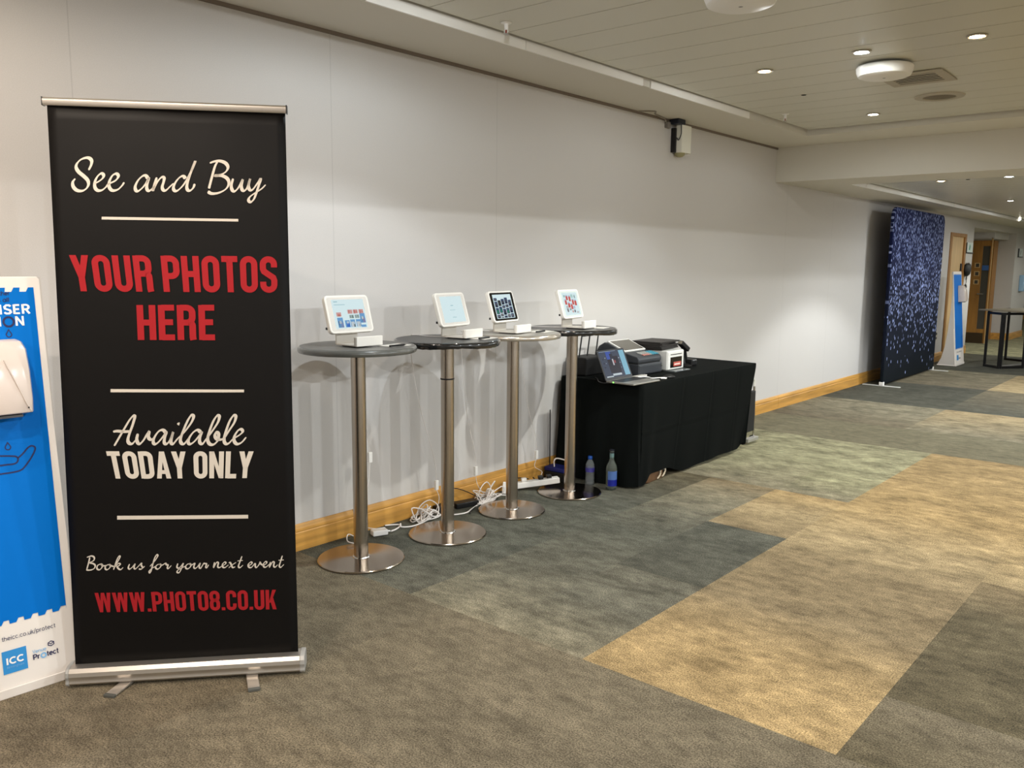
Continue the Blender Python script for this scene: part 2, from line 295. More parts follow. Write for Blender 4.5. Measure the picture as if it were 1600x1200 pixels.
SCRIPT_TEXT = {
 'see': [[(-0.2524, 1.8515), (-0.2439, 1.868), (-0.2412, 1.8813), (-0.2464, 1.89), (-0.2581, 1.8921), (-0.276, 1.8853), (-0.2891, 1.8712), (-0.2918, 1.8579), (-0.2846, 1.8443), (-0.2688, 1.8304), (-0.2573, 1.8169), (-0.2562, 1.8021), (-0.2651, 1.7881), (-0.2797, 1.7813), (-0.2953, 1.7839), (-0.3054, 1.7961), (-0.3055, 1.8109), (-0.2973, 1.8219)], [(-0.2369, 1.806), (-0.2172, 1.8178), (-0.2071, 1.828), (-0.2057, 1.8364), (-0.2121, 1.8412), (-0.224, 1.8325), (-0.2341, 1.814), (-0.2356, 1.7951), (-0.2277, 1.7844), (-0.2128, 1.7857), (-0.1992, 1.7969), (-0.1916, 1.806), (-0.1694, 1.8175), (-0.1597, 1.8281), (-0.1583, 1.8365), (-0.1648, 1.8413), (-0.1771, 1.8346), (-0.1883, 1.8135), (-0.1888, 1.7952), (-0.1793, 1.785), (-0.1623, 1.7883), (-0.1482, 1.8011), (-0.1398, 1.8132)], [(-0.0614, 1.8274), (-0.0682, 1.8372), (-0.0799, 1.835), (-0.0946, 1.8202), (-0.1043, 1.801), (-0.1035, 1.7881), (-0.0959, 1.7848), (-0.0803, 1.7971), (-0.0668, 1.8148), (-0.0583, 1.8315), (-0.0658, 1.8064), (-0.0665, 1.7919), (-0.06, 1.7865), (-0.0499, 1.7933), (-0.0421, 1.8034)], [(-0.0325, 1.8321), (-0.0409, 1.8094), (-0.0478, 1.7863), (-0.0397, 1.8035), (-0.0282, 1.8217), (-0.0164, 1.833), (-0.0087, 1.8312), (-0.0108, 1.8176), (-0.016, 1.801), (-0.0131, 1.7901), (-0.0038, 1.7897), (0.01, 1.8026), (0.0217, 1.8134)], [(0.0621, 1.8303), (0.0546, 1.8387), (0.0422, 1.8334), (0.0292, 1.8181), (0.0211, 1.8008), (0.0231, 1.7898), (0.0333, 1.789), (0.0492, 1.803), (0.0616, 1.8193), (0.0722, 1.8371), (0.0878, 1.8675), (0.0971, 1.8912), (0.0879, 1.87), (0.073, 1.8321), (0.0655, 1.8058), (0.0674, 1.7923), (0.0762, 1.7905), (0.0864, 1.7998), (0.0919, 1.8135)], [(0.1451, 1.885), (0.1601, 1.8909), (0.179, 1.8929), (0.1971, 1.8864), (0.205, 1.873), (0.1985, 1.8583), (0.1812, 1.8468), (0.1592, 1.8427), (0.1831, 1.8433), (0.2016, 1.8336), (0.2059, 1.8166), (0.1953, 1.7981), (0.1724, 1.785), (0.1484, 1.7814), (0.1343, 1.7877)], [(0.171, 1.8907), (0.1614, 1.8734), (0.1513, 1.8415), (0.1422, 1.8111), (0.1387, 1.7984)], [(0.221, 1.8341), (0.2142, 1.8117), (0.2162, 1.796), (0.2245, 1.7911), (0.2385, 1.8046), (0.2534, 1.8323), (0.2482, 1.8119), (0.2502, 1.7968), (0.2581, 1.7939), (0.2686, 1.8063), (0.2786, 1.8354), (0.2723, 1.813), (0.2753, 1.7978), (0.2854, 1.798), (0.3006, 1.8172), (0.3148, 1.8368), (0.3053, 1.8081), (0.2959, 1.7815), (0.2878, 1.764), (0.2774, 1.7551), (0.2706, 1.7616), (0.276, 1.7734), (0.2935, 1.7865), (0.3157, 1.8012), (0.3303, 1.8158)]],
 'avail': [[(-0.2214, 0.8922), (-0.2093, 0.9117), (-0.1852, 0.9518), (-0.1612, 0.9898), (-0.1458, 1.0014), (-0.1538, 0.9709), (-0.1671, 0.9366), (-0.1738, 0.9144), (-0.1712, 0.9019), (-0.1603, 0.8987), (-0.1467, 0.9123)], [(-0.2223, 0.9436), (-0.2084, 0.9458), (-0.1879, 0.9434), (-0.1649, 0.9439)], [(-0.1391, 0.935), (-0.1438, 0.9137), (-0.1373, 0.8972), (-0.1228, 0.9083), (-0.1067, 0.9343), (-0.0998, 0.9421), (-0.1036, 0.9228), (-0.0971, 0.9127), (-0.0853, 0.9159)], [(-0.0438, 0.9375), (-0.0532, 0.9466), (-0.0678, 0.9419), (-0.0822, 0.9223), (-0.0882, 0.905), (-0.0835, 0.8959), (-0.0711, 0.9021), (-0.0523, 0.9242), (-0.0414, 0.9399), (-0.0479, 0.9191), (-0.0506, 0.9017), (-0.0439, 0.895), (-0.0297, 0.9097), (-0.018, 0.9394), (-0.0252, 0.9161), (-0.0273, 0.9001), (-0.0205, 0.895), (-0.0037, 0.9141), (0.0208, 0.9386), (0.0457, 0.9721), (0.0541, 0.9933), (0.0473, 0.9994), (0.0323, 0.9773), (0.0141, 0.9362), (0.0055, 0.9104), (0.0077, 0.8978), (0.0165, 0.8941), (0.0288, 0.9074), (0.0363, 0.9173)], [(0.0771, 0.9349), (0.0666, 0.9442), (0.0517, 0.937), (0.0368, 0.9172), (0.0318, 0.9008), (0.0376, 0.8931), (0.0526, 0.9018), (0.0714, 0.924), (0.0805, 0.9374), (0.073, 0.9165), (0.0714, 0.8994), (0.0801, 0.8927), (0.0935, 0.9085), (0.1175, 0.9406), (0.1376, 0.9713), (0.1431, 0.9917), (0.1367, 0.9964), (0.1217, 0.9756), (0.1059, 0.9358), (0.0996, 0.9083), (0.1061, 0.8916), (0.1203, 0.8902), (0.1346, 0.905), (0.1383, 0.9261), (0.132, 0.9353), (0.1254, 0.9239), (0.1305, 0.9102), (0.1456, 0.9073), (0.1567, 0.9121)], [(0.1542, 0.9071), (0.1749, 0.9394), (0.1945, 0.9692), (0.2005, 0.9907), (0.1936, 0.9958), (0.1785, 0.9746), (0.1628, 0.9331), (0.1565, 0.9056), (0.1612, 0.8918), (0.1727, 0.8931), (0.1876, 0.9079), (0.212, 0.9235), (0.2225, 0.9349), (0.2175, 0.9436), (0.2059, 0.9388), (0.1927, 0.9174), (0.1921, 0.8997), (0.2013, 0.8894), (0.2177, 0.8951), (0.2342, 0.914)], [(-0.0028, 0.9665), (0.001, 0.9679), (0.0047, 0.9669)]],
 'book': [[(-0.3272, 0.483), (-0.3331, 0.4602), (-0.3405, 0.4369)], [(-0.3374, 0.4829), (-0.3223, 0.4874), (-0.3128, 0.4824), (-0.3144, 0.4706), (-0.3284, 0.462), (-0.3183, 0.459), (-0.3109, 0.4515), (-0.3147, 0.4403), (-0.3267, 0.4347), (-0.3425, 0.4349)], [(-0.2915, 0.4562), (-0.302, 0.451), (-0.3055, 0.4399), (-0.2988, 0.4339), (-0.2896, 0.4402), (-0.2862, 0.4514), (-0.2911, 0.4557), (-0.284, 0.4487), (-0.2723, 0.4492)], [(-0.2637, 0.4534), (-0.2742, 0.4482), (-0.2771, 0.438), (-0.2718, 0.4332), (-0.2626, 0.4389), (-0.2583, 0.4485), (-0.2632, 0.4534), (-0.2556, 0.4474), (-0.2444, 0.4458), (-0.2333, 0.4618), (-0.2239, 0.4795), (-0.2265, 0.4832), (-0.2337, 0.4722), (-0.2424, 0.4499), (-0.2489, 0.4321)], [(-0.2427, 0.4427), (-0.2308, 0.455), (-0.2244, 0.4527), (-0.2294, 0.4462), (-0.2361, 0.4434), (-0.2301, 0.4343), (-0.2236, 0.4319), (-0.2153, 0.4393)], [(-0.1925, 0.4512), (-0.1974, 0.4385), (-0.1935, 0.4321), (-0.1838, 0.4389), (-0.1732, 0.4514), (-0.1776, 0.4386), (-0.1747, 0.4317), (-0.1669, 0.4371), (-0.151, 0.4535), (-0.1523, 0.4458), (-0.1485, 0.4362), (-0.1531, 0.4302), (-0.1615, 0.4311)], [(-0.1521, 0.4312), (-0.1462, 0.4351), (-0.1402, 0.4411)], [(-0.1223, 0.4392), (-0.1048, 0.4592), (-0.093, 0.4784), (-0.0965, 0.4827), (-0.1042, 0.4706), (-0.1126, 0.445), (-0.1194, 0.4219), (-0.1245, 0.4143), (-0.1255, 0.4217), (-0.1156, 0.4316), (-0.101, 0.4393)], [(-0.0906, 0.4471), (-0.0994, 0.4418), (-0.1027, 0.4331), (-0.0968, 0.4276), (-0.0875, 0.4334), (-0.0832, 0.4426), (-0.0883, 0.447), (-0.0794, 0.4424), (-0.0672, 0.4492), (-0.0651, 0.4428), (-0.059, 0.4425), (-0.0618, 0.4322), (-0.0587, 0.4279), (-0.0477, 0.4394)], [(-0.0244, 0.4462), (-0.0283, 0.4333), (-0.0228, 0.4278), (-0.0129, 0.4363), (-0.0048, 0.4463), (-0.0134, 0.4248), (-0.0212, 0.411), (-0.0283, 0.4124), (-0.0256, 0.4201), (-0.0108, 0.4289), (0.0014, 0.4346)], [(0.0143, 0.4439), (0.0054, 0.4386), (0.0021, 0.4293), (0.0081, 0.4238), (0.018, 0.4296), (0.0213, 0.4394), (0.0157, 0.4444), (0.0246, 0.4387), (0.0355, 0.4445), (0.031, 0.4306), (0.0356, 0.4241), (0.0445, 0.431), (0.0542, 0.4442), (0.0502, 0.4297), (0.0548, 0.4237), (0.0667, 0.4421), (0.071, 0.4408), (0.0767, 0.4405), (0.0734, 0.4292), (0.0766, 0.4248), (0.0838, 0.436)], [(0.1054, 0.445), (0.1008, 0.4242), (0.1117, 0.4432), (0.1184, 0.4423), (0.1159, 0.4277), (0.1216, 0.4233), (0.1315, 0.4296), (0.1414, 0.4345), (0.1455, 0.4406), (0.1408, 0.444), (0.1327, 0.4349), (0.1343, 0.4248), (0.142, 0.4229), (0.1545, 0.4328)], [(0.1552, 0.4391), (0.1607, 0.4415), (0.1651, 0.4297), (0.1697, 0.421), (0.1781, 0.4244)], [(0.1821, 0.441), (0.1686, 0.4322), (0.1545, 0.4207)], [(0.2039, 0.4638), (0.1953, 0.4415), (0.1898, 0.4259), (0.1945, 0.4194), (0.2061, 0.4289)], [(0.1871, 0.4461), (0.2062, 0.4473)], [(0.2241, 0.4254), (0.235, 0.4302), (0.2391, 0.4363), (0.2344, 0.4397), (0.2252, 0.4306), (0.2269, 0.4205), (0.2361, 0.4185), (0.2499, 0.4337), (0.25, 0.4232), (0.2542, 0.4171), (0.2634, 0.4278), (0.2682, 0.4382), (0.2699, 0.4313), (0.2791, 0.4255), (0.2881, 0.4294), (0.2922, 0.4355), (0.2874, 0.4389), (0.2797, 0.4297), (0.2809, 0.4191), (0.2887, 0.4177), (0.3014, 0.4282)], [(0.3056, 0.4365), (0.301, 0.416), (0.312, 0.4352), (0.3189, 0.4349), (0.3165, 0.4206), (0.3223, 0.4156), (0.3314, 0.4247)], [(0.3492, 0.459), (0.3416, 0.4349), (0.3372, 0.4202), (0.342, 0.4136), (0.3542, 0.4248)], [(0.3349, 0.4416), (0.3537, 0.4423)]],
}
BLOCK_TEXT = {
 'YOUR PHOTOS': [(-0.3332, 1.5645), (0.3598, 1.5662), (-0.322, 1.4407), (0.3583, 1.4391)],
 'HERE': [(-0.1212, 1.3936), (0.1406, 1.3941), (-0.1223, 1.2709), (0.1393, 1.2698)],
 'TODAY ONLY': [(-0.2501, 0.8725), (0.2589, 0.8606), (-0.2356, 0.7728), (0.2473, 0.7606)],
 'WWW.PHOTO8.CO.UK': [(-0.3192, 0.3471), (0.3231, 0.3269), (-0.3135, 0.2725), (0.3225, 0.2496)],
}
RULES = [
 [(-0.2192, 1.6959), (0.2336, 1.6959), (-0.2197, 1.6866), (0.2333, 1.687)],
 [(-0.2225, 1.0973), (0.2325, 1.0893), (-0.2232, 1.0858), (0.2322, 1.0794)],
 [(-0.2254, 0.6345), (0.2312, 0.6216), (-0.2261, 0.6202), (0.2308, 0.6077)],
]

# ================================================================ THE SETTING
CEIL = 2.795; SOF = 2.745; BEAM = 2.40; LOWC = 2.45
def wall_mat():
    m = mat('wall_vinyl', (202, 198, 194), 0.75, spec=0.25, bump=(900, 0.25))
    nt = m.node_tree; b = nt.nodes['Principled BSDF']
    tc = nt.nodes.new('ShaderNodeTexCoord')
    # slight mottled weave of the vinyl wallcovering
    n = nt.nodes.new('ShaderNodeTexNoise'); n.inputs['Scale'].default_value = 260; n.inputs['Detail'].default_value = 2
    nt.links.new(tc.outputs['Object'], n.inputs['Vector'])
    rp = nt.nodes.new('ShaderNodeMapRange'); rp.inputs[1].default_value = .3; rp.inputs[2].default_value = .7
    rp.inputs[3].default_value = .955; rp.inputs[4].default_value = 1.03
    nt.links.new(n.outputs['Fac'], rp.inputs[0])
    # paper seams: narrow lines at fixed places along the wall
    sep = nt.nodes.new('ShaderNodeSeparateXYZ'); nt.links.new(tc.outputs['Object'], sep.inputs[0])
    last = rp.outputs[0]
    for y in (0.25, 1.577, 2.899, 4.22, 8.867, 10.2):
        s = nt.nodes.new('ShaderNodeMath'); s.operation = 'SUBTRACT'; nt.links.new(sep.outputs['Y'], s.inputs[0]); s.inputs[1].default_value = y
        q = nt.nodes.new('ShaderNodeMath'); q.operation = 'ABSOLUTE'; nt.links.new(s.outputs[0], q.inputs[0])
        g = nt.nodes.new('ShaderNodeMapRange'); g.inputs[1].default_value = .0015; g.inputs[2].default_value = .0035
        g.inputs[3].default_value = .86; g.inputs[4].default_value = 1
        nt.links.new(q.outputs[0], g.inputs[0])
        k = nt.nodes.new('ShaderNodeMath'); k.operation = 'MULTIPLY'; nt.links.new(last, k.inputs[0]); nt.links.new(g.outputs[0], k.inputs[1]); last = k.outputs[0]
    mx = nt.nodes.new('ShaderNodeMix'); mx.data_type = 'RGBA'; mx.blend_type = 'MULTIPLY'; mx.inputs[0].default_value = 1
    mx.inputs[6].default_value = b.inputs['Base Color'].default_value
    nt.links.new(last, mx.inputs[7]); nt.links.new(mx.outputs[2], b.inputs['Base Color'])
    return m
WALL = wall_mat()
PAINT = mat('soffit_paint', (212, 208, 198), 0.7, spec=0.3)
WHITE = mat('white_trim', (244, 242, 238), 0.5)
PLANK = mat('ceiling_plank', (208, 206, 194), 0.33, spec=0.5, bump=(300, 0.04))
DARK = mat('dark_void', (22, 20, 18), 0.8)
PINE = mat('pine', (200, 148, 72), 0.42, var=(3.0, 0.28, (6, 0.6, 9)), coat=0.25)
OAKDOOR = mat('door_veneer', (150, 104, 44), 0.45, var=(2.0, 0.2, (9, 9, 0.7)), coat=0.1)
ASH = mat('pale_door_veneer', (205, 172, 124), 0.45, var=(2.0, 0.12, (9, 9, 0.7)))
FRAMEW = mat('door_frame_wood', (158, 112, 56), 0.45, var=(2.0, 0.2, (9, 9, 0.7)))

# --- carpet: 0.5 m tiles, a colour per tile kept as a mesh attribute
def carpet_mat():
    m = bpy.data.materials.new('carpet'); m.use_nodes = True; nt = m.node_tree; b = nt.nodes['Principled BSDF']
    N = nt.nodes.new; Lk = nt.links.new
    at = N('ShaderNodeAttribute'); at.attribute_name = 'tile'; at.attribute_type = 'GEOMETRY'
    tc = N('ShaderNodeTexCoord')
    def noise(scale, stretch, det, r0, r1, lo, hi, rough=.55):
        mp = N('ShaderNodeMapping'); mp.inputs['Scale'].default_value = stretch; Lk(tc.outputs['Object'], mp.inputs[0])
        n = N('ShaderNodeTexNoise'); n.inputs['Scale'].default_value = scale; n.inputs['Detail'].default_value = det; n.inputs['Roughness'].default_value = rough
        Lk(mp.outputs[0], n.inputs['Vector'])
        r = N('ShaderNodeMapRange'); r.inputs[1].default_value = r0; r.inputs[2].default_value = r1; r.inputs[3].default_value = lo; r.inputs[4].default_value = hi
        Lk(n.outputs['Fac'], r.inputs[0]); return n, r
    # cloudy streaks: strength from the attribute's alpha
    _, s1 = noise(3.6, (1.0, 1.6, 1), 8, .34, .66, -1, 1, .74)
    mul = N('ShaderNodeMath'); mul.operation = 'MULTIPLY_ADD'; Lk(s1.outputs[0], mul.inputs[0]); Lk(at.outputs['Alpha'], mul.inputs[1]); mul.inputs[2].default_value = 1
    g, s2 = noise(165, (1, 1, 1), 2, .3, .7, .28, 1.8, .8)
    _, s3 = noise(14, (1, 1.6, 1), 4, .3, .7, .8, 1.2)
    k1 = N('ShaderNodeMath'); k1.operation = 'MULTIPLY'; Lk(mul.outputs[0], k1.inputs[0]); Lk(s2.outputs[0], k1.inputs[1])
    k2 = N('ShaderNodeMath'); k2.operation = 'MULTIPLY'; Lk(k1.outputs[0], k2.inputs[0]); Lk(s3.outputs[0], k2.inputs[1])
    mx = N('ShaderNodeMix'); mx.data_type = 'RGBA'; mx.blend_type = 'MULTIPLY'; mx.inputs[0].default_value = 1
    Lk(at.outputs['Color'], mx.inputs[6]); Lk(k2.outputs[0], mx.inputs[7]); Lk(mx.outputs[2], b.inputs['Base Color'])
    b.inputs['Roughness'].default_value = .95; b.inputs['Specular IOR Level'].default_value = .1
    bp = N('ShaderNodeBump'); bp.inputs['Strength'].default_value = .5; bp.inputs['Distance'].default_value = .006
    Lk(g.outputs['Fac'], bp.inputs['Height']); Lk(bp.outputs[0], b.inputs['Normal'])
    return m
TILES = {'F': ((110, 101, 84), .20), 'D': ((86, 86, 77), .30), 'G': ((158, 135, 97), .34), 'L': ((144, 140, 112), .40), 'H': ((116, 110, 90), .16),
         'B': ((126, 111, 86), .28), 'P': ((126, 119, 100), .38), 'T': ((156, 138, 106), .30), 'K': ((80, 79, 70), .22), 'R': ((92, 84, 66), .34), 'Q': ((100, 97, 85), .34), 'S': ((112, 102, 84), .28)}
# along each 1-tile-wide strip the colour drifts softly in y, with hard tile joints only at listed places
def strip(x):
    if x < 0.41: return [(-9, 'S'), (1.6, 'S'), None, (1.6, 'F'), (2.6, 'F'), None, (2.6, 'D'), (5.6, 'D'), None, (5.6, 'L'), (7.6, 'L')]
    if x < 0.91: return [(-9, 'S'), (1.6, 'S'), None, (1.6, 'F'), (2.6, 'F'), None, (2.6, 'Q'), (3.3, 'D'), (4.6, 'D'), (5.6, 'R'), None, (5.6, 'P'), (6.4, 'L'), (7.6, 'L')]
    if x < 1.41: return [(-9, 'S'), (1.6, 'S'), None, (1.6, 'F'), (2.6, 'F'), None, (2.6, 'P'), (3.2, 'Q'), (4.1, 'D'), (4.6, 'Q'), (5.2, 'P'), (5.6, 'B'), None, (5.6, 'P'), (6.6, 'L'), (7.6, 'L')]
    if x < 1.91: return [(-9, 'S'), (1.6, 'S'), None, (1.6, 'F'), (2.6, 'F'), None, (2.6, 'P'), (3.1, 'Q'), (3.6, 'Q'), None, (3.6, 'K'), (4.6, 'D'), None, (4.6, 'B'), (5.1, 'T'), (5.6, 'G'), None, (5.6, 'P'), (6.1, 'L'), (7.6, 'L')]
    if x < 2.91: return [(-9, 'F'), (2.6, 'F'), None, (2.6, 'G'), (3.0, 'G'), (3.6, 'B'), (4.3, 'B'), (4.8, 'T'), (5.6, 'G'), (7.6, 'G')]
    return [(-9, 'F'), (2.6, 'F'), None, (2.6, 'R'), (3.1, 'F'), None, (3.1, 'R'), (4.1, 'R'), (4.6, 'B'), None, (4.6, 'T'), (5.6, 'G'), (7.6, 'G')]
FAR = [(7.6, 'H'), (8.6, 'H'), None, (8.6, 'P'), (10.1, 'T'), None, (10.1, 'K'), (12.1, 'F'), None, (12.1, 'T'), (14.1, 'T'), None, (14.1, 'K'), (17.1, 'K'), None, (17.1, 'L'), (20, 'L'), (40, 'F')]
FARW = [(7.6, 'H'), (8.6, 'H'), None, (8.6, 'F'), (9.4, 'P'), (10.1, 'P'), None, (10.1, 'K'), (12.1, 'K'), None, (12.1, 'F'), (14.1, 'P'), None, (14.1, 'K'), (17.1, 'K'), None, (17.1, 'L'), (20, 'L'), (40, 'F')]
def tile_col(x, yc, y):
    segs = []; cur = []
    for e in strip(x) + [None] + (FAR if x > 1.41 else FARW) + [None]:
        if e is None: segs.append(cur); cur = []
        else: cur.append(e)
    for sg in segs:
        if sg[0][0] <= yc <= sg[-1][0]:
            y = min(max(y, sg[0][0]), sg[-1][0])
            for (y0, k0), (y1, k1) in zip(sg, sg[1:]):
                if y0 <= y <= y1:
                    f = (y - y0) / max(1e-6, y1 - y0); A, B = TILES[k0], TILES[k1]; a, b = lin(A[0]), lin(B[0])
                    return tuple(a[i] * (1 - f) + b[i] * f for i in range(3)), A[1] * (1 - f) + B[1] * f
    return lin(TILES['F'][0]), .13
xs = [0.41 + .5 * k for k in range(-13, 16)]; ys = [-4.4 + .25 * k for k in range(0, 141)]
V = [(x, y, 0) for y in ys for x in xs]; nx = len(xs)
F = [(j * nx + i, j * nx + i + 1, (j + 1) * nx + i + 1, (j + 1) * nx + i) for j in range(len(ys) - 1) for i in range(nx - 1)]
fg = G().add(V, F); floor = struct(fg.build('floor', carpet_mat()))
att = floor.data.color_attributes.new('tile', 'FLOAT_COLOR', 'CORNER')
rnd = random.Random(5); jit = {}
for p in floor.data.polygons:
    c = p.center; key = (round(c.x, 2), int((c.y + 4.4) / .5))
    f = jit.setdefault(key, rnd.uniform(.95, 1.05))
    for li in p.loop_indices:
        v = floor.data.vertices[floor.data.loops[li].vertex_index].co
        col, k = tile_col(c.x, c.y, v.y); att.data[li].color = tuple(q * f for q in col) + (k * 1.25,)

# --- left wall with the door recess
g = G()
g.box(-.15, 0, -4, 15.62, 0, SOF + .1).box(-.15, 0, 15.62, 16.57, 2.13, SOF + .1).box(-.15, 0, 16.57, 17.17, 0, SOF + .1)
g.box(-.15, 0, 17.17, 20.95, 2.27, SOF + .1).box(-.15, 0, 20.95, 22.45, 0, SOF + .1)
struct(g.build('wall_left', WALL))
g = G().box(-1.75, -1.6, 17.02, 21.1, 0, 2.6).box(-1.6, -.15, 17.02, 17.17, 0, 2.6)
g.box(-1.6, -.15, 20.95, 21.1, 0, 2.6).box(-1.6, -.15, 17.17, 20.95, 2.27, 2.4).box(-1.6, -.15, 19.62, 20.95, 2.14, 2.27)
struct(g.build('wall_recess', WALL))
struct(G().box(7.3, 7.45, -4, 30, 0, 2.85).build('wall_right', WALL))
struct(G().box(-6, 7.3, -4.35, -4.2, 0, 2.85).build('wall_back', WALL))
struct(G().box(-6, 7.3, 30, 30.15, 0, 2.85).build('wall_far', WALL))
struct(G().box(-6.1, -5.95, 22.5, 30, 0, 2.85).build('wall_side_hall', WALL))
struct(G().box(-5.95, -.15, 22.45, 22.6, 0, 2.85).build('wall_hall_end', WALL))
# --- soffits, beam
g = G().box(0, .55, -4.2, 8.54, SOF, 3.0).box(.55, 7.3, 7.92, 8.54, SOF, 3.0)
struct(g.build('trim_1', PAINT))
g = G().box(0, 7.3, 8.54, 9.2, BEAM, 3.0).box(0, .55, 9.2, 30, BEAM, 3.0).box(-6, 0, 22.6, 30, BEAM, 3.0)
struct(g.build('trim_2', PAINT))
struct(G().box(3.4, 3.85, -4.2, 8.54, 2.45, 3.0).box(3.4, 3.85, 9.2, 22, 2.17, 3.0).build('trim_3', PAINT))
g = G()
for a, b in ((-4.2, 1.9), (1.91, 2.66), (2.68, 3.83), (3.835, 5.07), (5.17, 6.7)): g.box(.546, .558, a, b, SOF - .004, CEIL - .004)
struct(g.build('trim_4', WHITE))
g = G()
for a, b in ((9.2, 9.62), (9.63, 13.3), (13.32, 17.6), (17.62, 29)): g.box(.546, .558, a, b, BEAM - .004, LOWC - .004)
struct(g.build('trim_5', WHITE))
# wall / soffit shadow-gap bead
struct(G().box(0, .012, -4.2, 8.54, SOF - .018, SOF).build('trim_6', mat('bead', (120, 108, 96), .7)))
# --- planked ceilings
def planks(y0, y1, x0, x1, z, dy, first):
    g = G(); y = first
    while y < y1:
        a = max(y, y0) + .003; b = min(y + dy, y1) - .003
        if b - a > .02: g.box(x0, x1, a, b, z, z + .02)
        y += dy
    g.k = 1; g.box(x0, x1, y0, y1, z + .022, z + .03); return g
struct(planks(-4.2, 7.90, .575, 3.4, CEIL, .2935, 3.355 - .2935 * 26).build('ceiling', [PLANK, DARK]))
struct(planks(-4.2, 7.90, 3.85, 7.3, CEIL, .2935, 3.355 - .2935 * 26).build('ceiling_side', [PLANK, DARK]))
struct(planks(9.22, 30, .575, 7.3, LOWC, .2935, 9.22).build('ceiling_far', [PLANK, DARK]))
# --- baseboards
BP = [(0, 0), (.020, 0), (.020, .098), (.0165, .104), (.0185, .110), (.0175, .122), (.012, .136), (.007, .145), (0, .145)]
g = G()
for a, b in ((-4.2, 2.987), (2.990, 8.867), (8.870, 15.56), (16.63, 17.17)): g.prism(BP, lambda p, q, t: (p, t, q), a, b)
struct(g.build('baseboard_left', PINE))
g = G().prism(BP, lambda p, q, t: (t, 20.95 - p, q), -1.6, .0).prism(BP, lambda p, q, t: (p, t, q), 20.93, 22.45)
g.prism(BP, lambda p, q, t: (t, 17.17 + p, q), -1.6, 0)
struct(g.build('baseboard_recess', PINE))
struct(G().prism(BP, lambda p, q, t: (t, 30 - p, q), -5.9, 7.3).build('baseboard_far', PINE))
# --- door 1 (flush pale door in the left wall)
dr = struct(G().box(-.06, -.012, 15.68, 16.51, .008, 2.07).build('door_1', ASH, bevel=.002))
G().box(-.12, .014, 15.56, 15.68, 0, 2.13).box(-.12, .014, 16.51, 16.63, 0, 2.13).box(-.12, .014, 15.68, 16.51, 2.07, 2.13).build('door_frame', FRAMEW, dr, bevel=.003)
BLACK = mat('black_plastic', (18, 18, 19), .42)
G().box(-.012, .006, 16.40, 16.46, 1.49, 1.62).build('door_closer_box', BLACK, dr, bevel=.004)
G().box(-.012, -.004, 16.42, 16.47, .95, 1.15).tube([(-.004, 16.445, 1.05), (.045, 16.445, 1.05), (.045, 16.32, 1.05)], .009).build('door_handle', mat('satin_steel', (190, 188, 184), .3, 1), dr, smooth=40)
# --- door 2 (open leaf in the recess)
d2 = struct(G().box(-1.10, -.33, 19.55, 19.60, .012, 2.10).box(-.33, -.185, 19.55, 19.60, 1.99, 2.10).box(-.33, -.185, 19.55, 19.60, .012, .30).box(-.195, -.175, 19.55, 19.60, .012, 2.10).build('door_2', OAKDOOR, bevel=.002))
SMOKE = mat('dark_glass', (70, 66, 58), .08, spec=.6)
G().box(-.33, -.195, 19.565, 19.585, .30, 1.99).build('vision_panel', SMOKE, d2)
for z in (1.60, 1.43, 1.26):
    f = G().box(-.46, -.36, 19.540, 19.55, z - .05, z + .05).build('window_frame', mat('pale_lipping', (200, 165, 110), .5), d2, bevel=.003)
    G().box(-.435, -.375, 19.535, 19.541, z - .035, z + .035).build('window_pane', SMOKE, f)
G().box(-1.10, -.20, 19.538, 19.55, .012, .22).build('kick_plate', mat('kickplate', (74, 60, 42), .4, .6), d2)
G().tube([(-.255, 19.55, 1.02), (-.255, 19.49, 1.02), (-.36, 19.49, 1.02)], .012).build('door_handle', mat('satin_steel', (190, 188, 184), .3, 1), d2, smooth=40)
G().box(-.32, -.20, 19.545, 19.55, 1.50, 1.60).build('door_sign', mat('blue_sign', (52, 92, 150), .5), d2)
# frame of door 2
df = G().box(-.20, -.175, 19.62, 19.66, 0, 2.16).build('door_stop', mat('pale_lipping', (200, 165, 110), .5), d2)
G().box(-.44, -.33, 20.55, 20.93, 0, 2.13).build('door_frame', FRAMEW, d2, bevel=.003)
# small white sockets on the wall behind the backdrop end
so = G().box(.0, .009, 15.09, 15.20, .36, .50).build('wall_socket', mat('socket_grey', (196, 190, 176), .5), bevel=.003)
tag(so, 'pale double wall socket low on the wall between the sequin backdrop and the wooden door', 'socket')
for z in (.395, .465): G().box(.009, .011, 15.12, 15.17, z - .02, z + .02).build('socket_outlet', BLACK, so)

# ================================================================ CEILING FITTINGS
STEEL = mat('brushed_steel', (186, 176, 164), .24, 1.0, bump=(60, .05, (1, 1, 30)))
CHROME = mat('chrome', (205, 203, 200), .12, 1.0)
def downlight(x, y, z, wide, cut, col, label, tint, glow, bulb=60):
    t = thing('downlight', label, 'ceiling light', (x, y, z), 0, 'recessed ceiling downlights')
    G().lathe([(.052, -.001), (.056, -.007), (.043, -.009), (.036, -.002)], 28).build('trim_ring', mat('downlight_ring', (205, 198, 186), .35, .4), t, smooth=40)
    G().lathe([(.0001, -.012), (.018, -.011), (.030, -.008), (.036, -.002)], 24).build('bulb', mat('bulb_' + tint, tuple(int(255 * v ** .45) for v in glow), .4, emit=bulb), t, smooth=60)
    if wide: lamp(0, 0, -.03, wide, col, *(WIDE if tint != 'cool' else (180, .1)), parent=t)
    if cut: lamp(0, 0, -.03, cut, col, *CUT, parent=t)
    return t
GW, GC, GN = (1.0, 0.74, 0.44), (0.72, 0.88, 1.0), (1.0, 0.93, 0.80)
downlight(1.28, 5.37, CEIL, 9, 26, COOL, 'warm yellow recessed downlight, leftmost of the three in line by the white ceiling disc', 'warm', GW)
